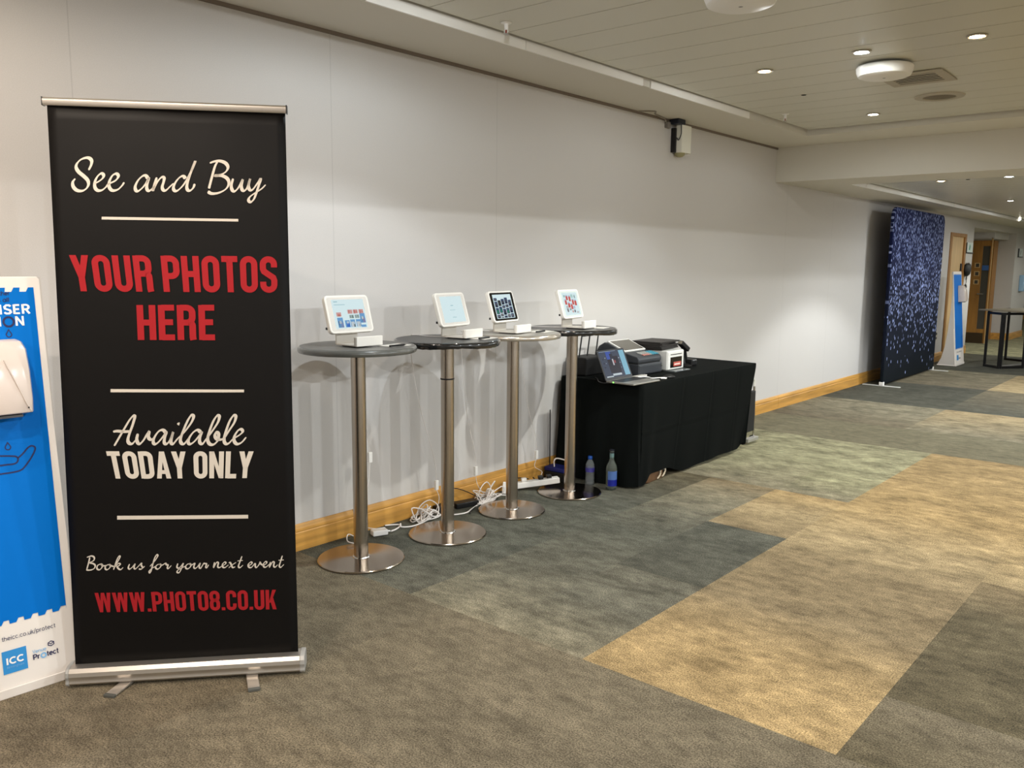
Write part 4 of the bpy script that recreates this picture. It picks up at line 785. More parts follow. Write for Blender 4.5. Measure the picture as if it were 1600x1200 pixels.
# ================================================================ BLACK DRAPED TABLE
TX0, TX1, TY0, TY1, TZ = .030, .738, 4.885, 6.705, .742
t = thing('folding_table', 'long folding table under the black cloth by the wall', 'table', (.384, 5.795, 0))
G().prism(rrect(-.335, .335, -.885, .885, .03), lambda p, q, tt: (p, q, tt), .708, .736).build('tabletop', mat('table_board', (150, 140, 126), .6), t, bevel=.004)
for y in (-.68, .68):
    for x in (-.13, .13): G().tube([(x, y, 0), (x, y, .708)], .014, 10).build('leg', mat('grey_leg', (110, 110, 112), .4, .6), t, smooth=40)
CLOTH = mat('black_cloth', (13, 16, 15), .9, spec=.1, bump=(420, .3))
def cloth():
    r0 = .035
    per = []      # (x, y, nx, ny)
    def seg(a, b, n, k):
        for i in range(k):
            f = i / k; per.append((a[0] + (b[0] - a[0]) * f, a[1] + (b[1] - a[1]) * f, n[0], n[1]))
    def cor(cx, cy, a0, k=8):
        for i in range(k):
            a = math.radians(a0 + 90 * i / k); per.append((cx + r0 * math.cos(a), cy + r0 * math.sin(a), math.cos(a), math.sin(a)))
    seg((TX0 + r0, TY0), (TX1 - r0, TY0), (0, -1), 60); cor(TX1 - r0, TY0 + r0, -90)
    seg((TX1, TY0 + r0), (TX1, TY1 - r0), (1, 0), 170); cor(TX1 - r0, TY1 - r0, 0)
    seg((TX1 - r0, TY1), (TX0 + r0, TY1), (0, 1), 50); cor(TX0 + r0, TY1 - r0, 90)
    seg((TX0, TY1 - r0), (TX0, TY0 + r0), (-1, 0), 40); cor(TX0 + r0, TY0 + r0, 180)
    n = len(per); rows = 44; V = []; F = []
    sm = lambda a, b, v: max(0, min(1, (v - a) / (b - a))) ** 2 * (3 - 2 * max(0, min(1, (v - a) / (b - a))))
    for j in range(rows + 1):
        tt = j / rows
        for i, (x, y, nx, ny) in enumerate(per):
            front = 1 if nx > .5 else 0; left = 1 if ny < -.5 else 0; right = 1 if ny > .5 else 0
            hem = .012
            if front: hem = .012 + .062 * sm(4.98, 5.14, y) * (1 - sm(5.34, 5.62, y)) + .012 * (1 - math.cos((y - 5.6) * 5)) * sm(5.6, 5.9, y) + .05 * sm(6.55, 6.70, y)
            if left: hem = .006 + .012 * sm(.55, .72, x)
            if right: hem = .07
            z = TZ - (TZ - hem) * tt
            off = 0
            if front:
                off = -.062 * tt + .010 * tt * math.sin(y * 5.2 + 1) + .006 * tt * tt * math.sin(y * 17) + .018 * tt * math.exp(-((y - 5.05) / .06) ** 2)
                for yc in (5.46, 5.909, 6.353): off += .0045 * math.exp(-((y - yc - .012 * tt) / .007) ** 2) - .004 * math.exp(-((y - yc - .026 - .012 * tt) / .02) ** 2)
                off += .0045 * math.exp(-((z - .392) / .006) ** 2) - .003 * math.exp(-((z - .375) / .018) ** 2)
            if left:
                off = .012 * tt * math.sin(x * 22) + .03 * sm(.05, .9, tt) * (1 - sm(.06, .28, x)) - .05 * tt * sm(.5, .74, x) + .006 * math.sin(x * 47 + 4 * tt) * tt
            if right: off = -.10 * tt + .008 * tt * math.sin(x * 20)
            if nx < -.5: off = -.005
            # soft shoulder at the table edge
            sh = .006 * math.exp(-tt * 30)
            lat = 0
            if front: lat = -.06 * tt * sm(6.4, 6.7, y) + .05 * tt * (1 - sm(4.9, 5.05, y))
            V.append((x + nx * (off - sh), y + ny * (off - sh) + (lat if front else 0), z))
    for j in range(rows):
        for i in range(n):
            k = (i + 1) % n; F.append((j * n + i, (j + 1) * n + i, (j + 1) * n + k, j * n + k))
    F.append(tuple(range(n)))
    return G().add(V, F)
tc_ = cloth().build('tablecloth', CLOTH, None, smooth=50)
tag(tc_, 'black tablecloth draped to the floor over the long table', 'tablecloth')
ZT = TZ + .001

# --- laptop (faces into the room)
LAPG = mat('laptop_grey', (150, 148, 142), .35, .5); LAPD = mat('laptop_dark', (36, 37, 40), .4)
t = thing('laptop', 'open laptop with a lit dark screen on the black cloth', 'laptop', (.505, 4.965, ZT), math.radians(-1))
G().box(.0, .225, -.165, .165, .003, .015).build('base', LAPG, t, bevel=.004)
G().box(.025, .125, -.145, .145, .0145, .0162).build('keyboard', LAPD, t)
G().box(.140, .205, -.055, .055, .0145, .0156).build('touchpad', mat('touchpad_grey', (120, 118, 114), .4, .3), t)
a = math.radians(24); U = Vector((-math.sin(a), 0, math.cos(a))); N = Vector((math.cos(a), 0, math.sin(a))); O = Vector((.0, 0, .012))
fl = lambda p, q, off: tuple(O + Vector((0, p, 0)) + U * q + N * off)
lid = G().prism(rrect(-.165, .165, .0, .222, .008, 4), fl, -.007, .0).build('lid', LAPD, t, bevel=.0015)
scr = G().prism([(-.152, .020), (.152, .020), (.152, .212), (-.152, .212)], fl, 0, .0008).build('screen', mat('laptop_screen', (74, 84, 104), .25, emit=.8, screen=True), lid)
g = G(); ms = []
for k, (x0, x1, y0, y1, c) in enumerate(((.085, .147, .024, .208, (150, 214, 240)), (-.075, .055, .048, .170, (30, 26, 44)), (-.075, -.015, .150, .205, (58, 92, 190)), (-.035, .0, .14, .19, (36, 40, 60)), (-.02, -.005, .105, .150, (225, 225, 232)), (.0, .018, .12, .14, (176, 76, 80)),
                                         (-.06, .045, .030, .044, (226, 240, 246)), (-.14, -.06, .022, .030, (226, 240, 246)), (-.145, .05, .207, .210, (170, 190, 220)), (-.10, -.09, .16, .165, (190, 205, 220)), (.062, .072, .15, .158, (190, 205, 220)), (.062, .072, .115, .123, (150, 170, 190)), (.062, .07, .08, .086, (150, 170, 190)),
                                         (-.13, -.115, .15, .158, (40, 46, 64)), (-.13, -.115, .12, .128, (40, 46, 64)), (-.13, -.115, .09, .098, (40, 46, 64)), (-.105, -.095, .12, .126, (150, 165, 190)))):
    g.k = k; ms.append(mat('laptop_ui_%d_%d_%d' % c, c, .3, emit=.8, screen=True))
    g.add([fl(x0, y0, .0012 + k * .00002), fl(x1, y0, .0012 + k * .00002), fl(x1, y1, .0012 + k * .00002), fl(x0, y1, .0012 + k * .00002)], [(0, 1, 2, 3)])
g.build('screen_windows', ms, scr)
G().lathe([(.004, 0), (.0045, .002), (.0001, .004)], 10).build('charge_light', mat('green_led', (120, 255, 90), .3, emit=5), t, loc=(.06, -.1655, .010), rot=(PI / 2, 0, 0))
tag(G().tube(smooth_path([(.53, 4.79, ZT + .006), (.50, 4.765, ZT + .004), (.44, 4.80, ZT - .0 + .001 + .004), (.36, 4.90, ZT + .005), (.30, 4.96, ZT + .005)]), .0035).build('power_cable', BLACK, None, smooth=60), 'thin black power cable trailing left of the laptop', 'cable')
tag(G().tube(smooth_path([(.545, 5.135, ZT + .012), (.555, 5.20, ZT + .011), (.585, 5.225, ZT + .006), (.62, 5.20, ZT + .006), (.645, 5.25, ZT + .006), (.675, 5.30, ZT + .006), (.70, 5.26, ZT + .006), (.675, 5.235, ZT + .006)]), .0042).build('usb_cable', WHITEP, None, smooth=60), 'white looped cable plugged into the right side of the laptop', 'cable')
t = thing('usb_hub', 'slim silver adapter behind the laptop keyboard', 'adapter', (.50, 5.16, ZT))
G().box(-.018, .018, -.03, .13, .0, .014).build('body', mat('hub_grey', (196, 192, 184), .4, .3), t, bevel=.003); G().box(-.012, .012, .13, .155, .002, .012).build('plug', WHITEP, t, bevel=.002)
t = thing('computer_mouse', 'small black mouse on the front edge of the black cloth', 'mouse', (.675, 5.345, ZT), math.radians(60))
G().lathe([(.030, 0), (.034, .006), (.031, .016), (.018, .026), (.0001, .029)], 24).build('body', BLACK, t, smooth=60)
t.scale = (1.45, 1, .8)

# --- cash register
REG = mat('register_charcoal', (52, 55, 60), .42); REG2 = mat('register_black', (26, 27, 29), .5)
t = thing('cash_register', 'dark grey cash register with a white-framed tilted display', 'cash register', (.275, 5.43, ZT))
G().box(-.20, .195, -.165, .160, .004, .083).build('cash_drawer', REG, t, bevel=.006)
dw = G().box(.1945, .199, -.158, .154, .012, .072).build('drawer_front', REG, t, bevel=.002)
G().lathe([(.007, 0), (.007, .004), (.0001, .005)], 14).build('drawer_lock', CHROME, dw, loc=(.199, .15, .058), rot=(0, PI / 2, 0))
G().box(-.19, .182, -.158, .152, .083, .092).build('shadow_gap', REG2, t)
bp_ = [(-.195, .092), (.190, .092), (.192, .118), (.180, .136), (.085, .158), (.060, .164), (-.085, .224), (-.115, .226), (-.160, .200), (-.195, .140)]
G().prism(bp_, lambda p, q, tt: (p, tt, q), -.165, .158).build('housing', REG, t, bevel=.006)
s0 = Vector((.060, 0, .168)); s1 = Vector((-.092, 0, .231)); dU = (s1 - s0).normalized(); dN = Vector((-dU.z, 0, dU.x)) * -1
dN = Vector((dU.z * -1, 0, dU.x)); dN = dN if dN.z > 0 else -dN
fd = lambda p, q, off: tuple(s0 + dU * q + dN * off + Vector((0, p, 0)))
dis = G().prism(rrect(-.150, .135, -.004, .170, .006, 4), fd, -.004, .006).build('display', mat('display_white', (236, 234, 228), .35), t, bevel=.002)
G().prism(rrect(-.138, .123, .008, .158, .003, 3), fd, .006, .0068).build('display_glass', mat('display_glass', (92, 88, 80), .12), dis)
k0 = Vector((.178, 0, .1372)); k1 = Vector((.088, 0, .1578)); kU = (k1 - k0).normalized(); kN = Vector((-kU.z, 0, kU.x)); kN = kN if kN.z > 0 else -kN
fk = lambda p, q, off: tuple(k0 + kU * q + kN * off + Vector((0, p, 0)))
for i in range(7):
    for j in range(3):
        y0 = -.06 + i * .031; q0 = .010 + j * .026
        c = ('key_pink', (176, 120, 112)) if (i < 3 and j == 0) else (('key_teal', (70, 140, 160)) if i > 3 else ('key_grey', (150, 150, 146)))
        G().prism([(y0, q0), (y0 + .026, q0), (y0 + .026, q0 + .020), (y0, q0 + .020)], fk, 0, .006).build('key', mat(c[0], c[1], .5), t, bevel=.0015)

# --- silver-white photo printer
PRN = mat('printer_silver', (206, 206, 202), .4, .1)
t = thing('photo_printer', 'white box-shaped photo printer with a dark window, right of the cash register', 'printer', (.34, 5.755, ZT))
G().box(-.16, .150, -.125, .125, .010, .158).build('housing', PRN, t, bevel=.008, seg=3)
ff = G().box(.148, .156, -.118, .118, .014, .152).build('front_panel', mat('printer_white', (224, 224, 220), .4), t, bevel=.004)
G().box(.1555, .157, -.085, .090, .026, .108).build('print_window', mat('window_black', (16, 14, 15), .15), ff, bevel=.001)
G().box(.1555, .1585, -.082, .085, .126, .131).build('paper_slot', BLACK, ff)
pr_ = G().box(.1565, .161, -.040, .070, .036, .070).build('printed_photo', mat('photo_red', (186, 84, 74), .3), ff, bevel=.001)
G().box(.1605, .1615, -.032, .055, .046, .058).build('highlight_strip', mat('highlight_pink', (240, 214, 206), .3), pr_)  # highlight on the glossy print, painted as a pale strip
G().box(.05, .215, -.115, .125, .0, .010).build('paper_tray', mat('smoke_tray', (88, 92, 92), .2), t, bevel=.002)
# --- stack of black folders lying on the printer
rnd = random.Random(11); zz = ZT + .161
labs = ('bottom black folder of the stack lying on the white printer', 'second black folder from the bottom of the stack on the printer', 'third black folder from the bottom of the stack on the printer',
        'fourth black folder, just under the top one of the stack on the printer', 'top black folder of the stack on the white printer')
for i in range(5):
    rz = math.radians(8 + rnd.uniform(-6, 6)); dx, dy = rnd.uniform(-.01, .01), rnd.uniform(-.012, .012)
    tt = thing('photo_folder', labs[i], 'folder', (.300 + dx, 5.765 + dy, zz), rz, 'black photo folders stacked on the printer')
    FB = mat('folder_black', (44, 40, 38), .5)
    G().box(-.125, .125, -.165, .165, 0, .0025).box(-.125, .125, -.165, .165, .0085, .011).box(-.125, -.1225, -.165, .165, 0, .011).build('cover', FB, tt, bevel=.0008)
    G().box(-.121, .120, -.160, .160, .0027, .0083).build('pages', mat('folder_pages', (62, 58, 54), .7), tt)
    zz += .0125
# --- barcode scanner on its stand
t = thing('barcode_scanner', 'black handheld scanner on a stand at the right of the printer', 'scanner', (.40, 6.06, ZT))
G().lathe([(.062, 0), (.064, .006), (.05, .016), (.02, .024)], 28).build('stand_base', BLACK, t, smooth=40)
G().tube(smooth_path([(0, 0, .018), (-.01, .0, .06), (-.012, -.005, .10), (0, -.012, .135)]), .012, 10).build('stand_neck', BLACK, t, smooth=50)
G().tube(smooth_path([(-.01, .03, .05), (-.01, .012, .10), (-.005, -.01, .14)]), [.021] * 13, 12).build('scanner_grip', BLACK, t, smooth=50)
hd = G().prism(rrect(-.026, .026, -.020, .020, .010, 4), lambda p, q, tt_: (p, tt_, q), -.052, .055).build('scanner_head', BLACK, t, bevel=.005, loc=(.0, -.02, .165), rot=(math.radians(-35), 0, math.radians(-12)))
G().box(-.019, .019, -.0535, -.0515, -.012, .012).build('scan_window', mat('scan_glass', (120, 112, 98), .1), hd)
G().box(-.05, .055, .03, .115, .0, .055).build('cradle', BLACK, t, bevel=.012)
G().tube(smooth_path([(-.02, .10, .03), (-.02, .135, .045), (.0, .15, .02), (.0, .17, .005)]), .004).build('cable', BLACK, t, smooth=60)
# --- black box with upright rods at the back left of the table
t = thing('wire_rack', 'black box with three thin upright rods behind the laptop', 'rack', (.12, 5.10, ZT))
G().box(-.085, .085, -.125, .14, 0, .135).build('box', mat('matte_black', (15, 15, 16), .6), t, bevel=.012, seg=3)
for y in (-.095, .005, .115): G().tube([(0, y, .13), (.0, y + .03, .285)], .0055, 8).build('rod', BLACK, t, smooth=50)
G().tube([(0, -.065, .285), (0, .145, .285)], .0055, 8).build('top_rail', BLACK, t, smooth=50)

# --- folded trolley at the right end
t = thing('luggage_trolley', 'folded chrome luggage trolley standing at the right end of the black table', 'trolley', (.58, 6.93, 0))
for y in (-.055, .10): G().tube([(.0, y, .05), (-.01, y, .40), (-.015, y, .50)], .010, 10).build('frame_tube', CHROME, t, smooth=40)
G().tube(smooth_path([(-.015, -.055, .495), (-.018, -.05, .555), (-.018, .02, .575), (-.018, .095, .555), (-.015, .10, .495)]), .011, 10).build('handle', mat('pale_handle', (212, 210, 204), .4), t, smooth=40)
G().box(-.025, .006, -.05, .095, .10, .46).build('folded_panel', mat('matte_black', (15, 15, 16), .6), t, bevel=.006)
G().box(.0, .05, -.11, .10, .025, .055).build('toe_plate', mat('plate_silver', (186, 184, 178), .35, .6), t, bevel=.003)
for y in (-.115, .115): G().lathe([(.0001, -.010), (.022, -.010), (.028, -.006), (.028, .006), (.022, .010), (.0001, .010)], 24).build('wheel', mat('rubber_black', (12, 12, 12), .8, spec=.2), t, smooth=40, loc=(-.01, y * .8, .0285), rot=(PI / 2, 0, 0))
# --- bag under the cloth hem
t = thing('paper_bag', 'brown bag with twisted cream handles poking out under the black tablecloth', 'bag', (.60, 5.24, 0), math.radians(4))
g = G(); pr = rrect(-.055, .055, -.15, .14, .03, 5); V = []; n = len(pr)
for z, s in ((.0, .94), (.012, 1), (.06, .99), (.078, .9), (.086, .7)): V += [(p * s + (.01 * math.sin(q * 30) if z > .01 else 0), q * s, z) for p, q in pr]
F = [tuple(range(n))[::-1], tuple(range(4 * n, 5 * n))] + [(j * n + i, j * n + (i + 1) % n, (j + 1) * n + (i + 1) % n, (j + 1) * n + i) for j in range(4) for i in range(n)]
g.add(V, F).build('body', mat('brown_paper', (104, 74, 46), .8, var=(12, .2)), t, smooth=40)
def rope(pts, rad):
    P = smooth_path(pts, 8); g = G()
    for ph in (0, PI): g.tube([p + Vector((math.cos(i * .9 + ph), math.sin(i * .9 + ph), 0)) * rad * .7 for i, p in enumerate(P)], rad, 6)
    return g
ROPE = mat('rope_cream', (214, 200, 176), .8)
rope([(.030, .055, .085), (.060, .055, .075), (.066, .045, .035), (.058, .02, .008)], .0045).build('rope_handle', ROPE, t, smooth=60)
rope([(.030, .125, .080), (.064, .130, .060), (.064, .11, .025), (.06, .09, .012)], .0045).build('rope_handle', ROPE, t, smooth=60)
G().box(.050, .056, .115, .165, .055, .085).build('grey_tag', mat('grey_tag', (104, 104, 102), .6), t, bevel=.002)

# --- bottles by the draped table
CLEAR = mat('clear_plastic', (206, 212, 214), .08, trans=.86, ior=1.25)
GLASS = mat('bottle_glass', (190, 200, 190), .05, trans=.9, ior=1.35)
t = thing('water_bottle', 'small clear water bottle with a blue cap on the carpet', 'bottle', (.375, 4.812, 0))
prof = [(.0001, .004), (.024, .0), (.031, .006), (.032, .03), (.0295, .036), (.032, .042), (.032, .06), (.0295, .066), (.032, .072), (.0315, .10), (.032, .13), (.030, .15), (.022, .172), (.014, .182), (.013, .196)]
G().lathe(prof, 32, cap=False).build('body', CLEAR, t, smooth=60)
G().lathe([(.0325, .098), (.0328, .128)], 32, cap=False).build('wrap_label', mat('label_purple', (58, 54, 124), .4), t, smooth=60)
G().lathe([(.0155, .188), (.0158, .206), (.014, .209), (.0001, .209)], 24).build('cap', mat('cap_blue', (14, 70, 150), .4), t, smooth=40)
t = thing('glass_bottle', 'tall clear glass bottle with a blue label next to the draped table', 'bottle', (.555, 4.815, 0))
prof = [(.0001, .006), (.030, .0), (.037, .005), (.038, .02), (.038, .150), (.034, .172), (.022, .195), (.0155, .215), (.0145, .262), (.0165, .266), (.0165, .274), (.014, .276)]
G().lathe(prof, 36, cap=False).build('body', GLASS, t, smooth=60)
g = G(); V = []; n = 14
for z in (.030, .075, .135):
    for i in range(n + 1):
        an = math.radians(-95 + 120 * i / n); V.append((.0386 * math.cos(an), .0386 * math.sin(an), z))
F1 = [(i, i + 1, n + 2 + i, n + 1 + i) for i in range(n)]; F2 = [(n + 1 + i, n + 2 + i, 2 * n + 3 + i, 2 * n + 2 + i) for i in range(n)]
g.add(V, F1); k = len(g.f); g.k = 1; o_ = len(g.v); g.add([], []); g.f += F2; g.mi += [1] * len(F2)
g.build('blue_label', [mat('label_deep_blue', (16, 28, 128), .4), mat('label_light_blue', (74, 104, 160), .4)], t, smooth=60)
G().lathe([(.0152, .222), (.0152, .258)], 24, cap=False).build('neck_foil', mat('foil_teal', (96, 124, 124), .4), t, smooth=60)
G().lathe([(.0155, .258), (.0165, .282), (.0001, .284)], 24).build('cap', mat('cap_dark', (30, 32, 40), .4), t, smooth=40)
# --- dark box with blue content behind the fourth pole
t = thing('storage_box', 'low black box with a blue rim half hidden behind the pole nearest the draped table', 'box', (.125, 4.775, 0), math.radians(4))
G().box(-.088, .088, -.062, .062, .0, .07).build('body', mat('matte_black', (15, 15, 16), .6), t, bevel=.008)
G().box(-.086, .086, -.060, .060, .07, .10).build('blue_lid', mat('lid_blue', (24, 34, 110), .5), t, bevel=.006)

# ================================================================ LEADS ON THE FLOOR
CW = mat('cable_white', (232, 226, 222), .45)
def lead(path, rad, label, m=CW, name='cable', k=6, cat='cable', group=None):
    return tag(G().tube(smooth_path(path, k), rad, 8).build(name, m, None, smooth=60), label, cat, group)
def charger(n, pts, ad, down, label):
    t = thing('charging_cable', label, 'cable', (0, 0, 0), 0, 'thin white charging cables hanging from the tables')
    G().tube(smooth_path(pts + [(ad[0], ad[1], ad[2] + .045)], 6), .0022, 6).build('upper_cable', CW, t, smooth=60)
    G().box(ad[0] - .009, ad[0] + .009, ad[1] - .012, ad[1] + .012, ad[2] - .002, ad[2] + .058).build('adapter', WHITEP, t, bevel=.002)
    G().tube(smooth_path([(ad[0], ad[1], ad[2] + .0)] + down, 6), .0022, 6).build('lower_cable', CW, t, smooth=60)
charger(1, [(.33, 2.74, 1.137), (.25, 2.84, 1.135), (.165, 2.935, 1.136), (.140, 2.965, 1.12), (.132, 2.975, 1.0), (.115, 2.985, .80), (.09, 3.04, .58)], (.08, 3.06, .423), [(.085, 3.04, .30), (.06, 3.0, .16), (.05, 3.03, .05), (.115, 3.085, .03)], 'white charging cable hanging beside the first pole to an adapter')
charger(2, [(.37, 3.40, 1.137), (.25, 3.36, 1.135), (.13, 3.36, 1.136), (.095, 3.37, 1.12), (.085, 3.38, 1.0), (.08, 3.45, .7), (.08, 3.57, .35)], (.08, 3.587, .157), [(.09, 3.60, .10), (.10, 3.56, .03), (.11, 3.48, .012)], 'white charging cable hanging from the black-ringed table to a small adapter')
charger(3, [(.34, 3.88, 1.137), (.22, 3.79, 1.145), (.13, 3.77, 1.136), (.115, 3.77, 1.12), (.11, 3.78, 1.0), (.09, 3.85, .6), (.08, 3.93, .35)], (.08, 3.942, .183), [(.09, 3.95, .12), (.10, 4.0, .05), (.10, 4.06, .015)], 'white charging cable hanging from the silver-topped table to a small adapter')
charger(4, [(.40, 4.48, 1.137), (.25, 4.42, 1.135), (.14, 4.34, 1.136), (.120, 4.33, 1.12), (.115, 4.34, 1.0), (.09, 4.45, .6), (.08, 4.56, .35)], (.08, 4.571, .185), [(.085, 4.55, .13), (.11, 4.60, .09), (.12, 4.56, .055)], 'white charging cable hanging left of the fourth pole to a small adapter')
def bundle(cx, cy, n, seed, label, name='cable_bundle'):
    rnd = random.Random(seed); pts = []
    for i in range(n):
        rx, ry = rnd.uniform(.03, .075), rnd.uniform(.05, .13); a0 = rnd.uniform(-.7, .7); ox, oy = rnd.uniform(-.02, .03), rnd.uniform(-.05, .05); lift = rnd.choice((.01, .02, .05, .08, .13))
        for k in range(7):
            a = 2 * PI * k / 7 + i * .9; px, py = rx * math.cos(a), ry * math.sin(a)
            pts.append((min(.158, max(.03, cx + ox + px * math.cos(a0) - py * math.sin(a0))), cy + oy + px * math.sin(a0) + py * math.cos(a0), .008 + lift * max(0, math.sin(a + i)) + .004 * (i % 4)))
    return tag(G().tube(smooth_path(pts, 4), .0038, 7).build(name, CW, None, smooth=60), label, 'cable bundle', 'heaps of white cable')
bundle(.105, 3.47, 9, 4, 'tangled heap of white cable on the carpet behind the black-ringed pole')
bundle(.115, 4.02, 9, 9, 'tangled heap of white cable between the second and third poles')
t = thing('power_adapter', 'white power adapter brick on the floor beside the first pole', 'power adapter', (.135, 3.075, 0), math.radians(70))
G().box(-.045, .045, -.028, .028, .004, .036).build('brick', WHITEP, t, bevel=.006, seg=3); G().tube([(.045, 0, .018), (.066, 0, .016)], [.007, .0045], 10).build('strain_relief', WHITEP, t, smooth=50)
lead([(.165, 3.14, .016), (.14, 3.20, .008), (.10, 3.27, .007), (.06, 3.24, .007), (.04, 3.20, .008)], .0048, 'white mains lead curling from the adapter brick to the baseboard')
lead([(.10, 3.27, .016), (.14, 3.24, .012), (.17, 3.30, .008), (.16, 3.40, .008), (.14, 3.46, .010)], .0046, 'white lead running from the adapter brick to the first cable heap')
lead([(.20, 2.93, .022), (.13, 2.91, .03), (.10, 2.88, .045), (.16, 2.83, .03), (.22, 2.86, .02)], .003, 'small loop of white cable just left of the first pole base')
lead([(.15, 3.56, .008), (.21, 3.70, .006), (.18, 3.80, .006), (.14, 3.92, .006), (.15, 4.02, .010), (.14, 4.12, .03)], .0046, 'white lead lying on the carpet from the second pole to the third')
lead([(.06, 3.70, .10), (.05, 3.78, .12), (.06, 3.90, .07), (.10, 3.98, .01), (.14, 3.90, .006), (.20, 3.78, .006), (.24, 3.72, .006)], .003, 'thin black cable looping over the white leads by the baseboard', BLACK)
lead([(.12, 4.12, .02), (.15, 4.18, .012), (.19, 4.22, .010), (.22, 4.19, .006)], .0042, 'short white cable end reaching the third pole base')
lead([(.07, 4.50, .05), (.05, 4.40, .07), (.06, 4.30, .05), (.05, 4.26, .03)], .0035, 'black cable arching over the white extension block', BLACK)
lead([(.02, 4.80, .50), (.022, 4.80, .25), (.03, 4.78, .05), (.06, 4.62, .012), (.07, 4.55, .05)], .004, 'black cable hanging down the wall behind the draped table edge', BLACK)
lead([(.12, 4.73, .106), (.125, 4.72, .15), (.14, 4.735, .168), (.20, 4.76, .160)], .005, 'white bent cable rising from the black box by the fourth pole')
t = thing('power_brick', 'black laptop power brick among the white cables behind the second pole', 'power adapter', (.095, 3.83, 0), math.radians(-14))
G().box(-.035, .035, -.085, .085, .0, .036).build('brick', BLACK, t, bevel=.006, seg=3)
t = thing('power_brick', 'second black power brick against the baseboard right of the black-ringed pole', 'power adapter', (.062, 3.665, 0), math.radians(4))
G().box(-.03, .03, -.07, .06, .0, .045).build('brick', BLACK, t, bevel=.006, seg=3)
# white extension block lying at a slant
t = thing('extension_block', 'long white extension socket block on the floor behind the third and fourth poles', 'extension lead', (.150, 4.45, .004), math.radians(-36))
t.rotation_euler = (math.radians(5), 0, math.radians(-36))
t.location.z = .017
G().box(-.028, .028, -.19, .19, .006, .046).build('block', WHITEP, t, bevel=.006, seg=3)
for y in (-.14, -.06, .02, .10): G().box(-.018, .018, y - .022, y + .022, .0455, .0475).build('socket_face', mat('socket_face', (214, 210, 204), .5), t)
for y, m in ((-.06, WHITEP), (.06, BLACK), (.12, BLACK)): G().box(-.016, .016, y - .018, y + .018, .047, .072).build('plug', m, t, bevel=.005)
t = thing('plug', 'white three-pin plug block leaning at the left end of the extension block', 'plug', (.075, 4.25, 0), math.radians(30))
G().prism([(-.03, .0), (.035, .0), (.035, .06), (.012, .075), (-.012, .04)], lambda p, q, tt: (tt, p, q), -.022, .022).build('body', WHITEP, t, bevel=.005)

# ================================================================ SEQUIN BACKDROP
def sequin():
    m = bpy.data.materials.new('sequin_print'); m.use_nodes = True; nt = m.node_tree; b = nt.nodes['Principled BSDF']; N = nt.nodes.new; Lk = nt.links.new
    tc = N('ShaderNodeTexCoord'); mp = N('ShaderNodeMapping'); mp.inputs['Scale'].default_value = (1, 40, 21); Lk(tc.outputs['Object'], mp.inputs[0])
    sep = N('ShaderNodeSeparateXYZ'); Lk(tc.outputs['Object'], sep.inputs[0])
    vo = N('ShaderNodeTexVoronoi'); vo.inputs['Scale'].default_value = 1; Lk(mp.outputs[0], vo.inputs['Vector'])
    cs_ = N('ShaderNodeSeparateColor'); Lk(vo.outputs['Color'], cs_.inputs[0])
    # density of the printed glitter grows with height up the cloth
    den = N('ShaderNodeMapRange'); den.inputs[1].default_value = .15; den.inputs[2].default_value = 2.2; den.inputs[3].default_value = .012; den.inputs[4].default_value = .85; den.interpolation_type = 'SMOOTHSTEP'
    Lk(sep.outputs['Z'], den.inputs[0])
    lt = N('ShaderNodeMath'); lt.operation = 'LESS_THAN'; Lk(cs_.outputs[0], lt.inputs[0]); Lk(den.outputs[0], lt.inputs[1])
    ds = N('ShaderNodeMath'); ds.operation = 'LESS_THAN'; Lk(vo.outputs['Distance'], ds.inputs[0]); ds.inputs[1].default_value = .46
    k = N('ShaderNodeMath'); k.operation = 'MULTIPLY'; Lk(lt.outputs[0], k.inputs[0]); Lk(ds.outputs[0], k.inputs[1])
    br = N('ShaderNodeMapRange'); br.inputs[3].default_value = .2; br.inputs[4].default_value = 1.0; Lk(cs_.outputs[1], br.inputs[0])
    k2 = N('ShaderNodeMath'); k2.operation = 'MULTIPLY'; Lk(k.outputs[0], k2.inputs[0]); Lk(br.outputs[0], k2.inputs[1])
    bg = N('ShaderNodeValToRGB'); e = bg.color_ramp.elements
    e[0].position = .0; e[0].color = lin((15, 21, 25)) + (1,); e[1].position = 1; e[1].color = lin((24, 34, 82)) + (1,)
    x = bg.color_ramp.elements.new(.5); x.color = lin((15, 21, 42)) + (1,)
    zr = N('ShaderNodeMapRange'); zr.inputs[1].default_value = 0; zr.inputs[2].default_value = 2.3; Lk(sep.outputs['Z'], zr.inputs[0]); Lk(zr.outputs[0], bg.inputs[0])
    mx = N('ShaderNodeMix'); mx.data_type = 'RGBA'; Lk(k2.outputs[0], mx.inputs[0]); Lk(bg.outputs[0], mx.inputs[6]); mx.inputs[7].default_value = lin((168, 184, 240)) + (1,)
    Lk(mx.outputs[2], b.inputs['Base Color']); b.inputs['Roughness'].default_value = .7; b.inputs['Specular IOR Level'].default_value = .1
    return m
t = thing('photo_backdrop', 'tall navy sequin-patterned backdrop screen with rounded top corners and white feet', 'backdrop', (.285, 11.50, 0))
pts = []
L_, H0, H1, rc = 2.43, .022, 2.312, .13
for cx, cy, a0 in ((L_ - rc, H1 - rc, 0), (rc, H1 - rc, 90)):
    for i in range(9):
        a = math.radians(a0 + 90 * i / 8); pts.append((cx + rc * math.cos(a), cy + rc * math.sin(a)))
pts += [(.012, H0 + .02), (.02, H0), (L_ - .02, H0), (L_ - .012, H0 + .02)]
G().prism(pts, lambda p, q, tt: (tt, p, q), -.022, .022).build('fabric_cover', sequin(), t, smooth=35, bevel=.012, seg=3)
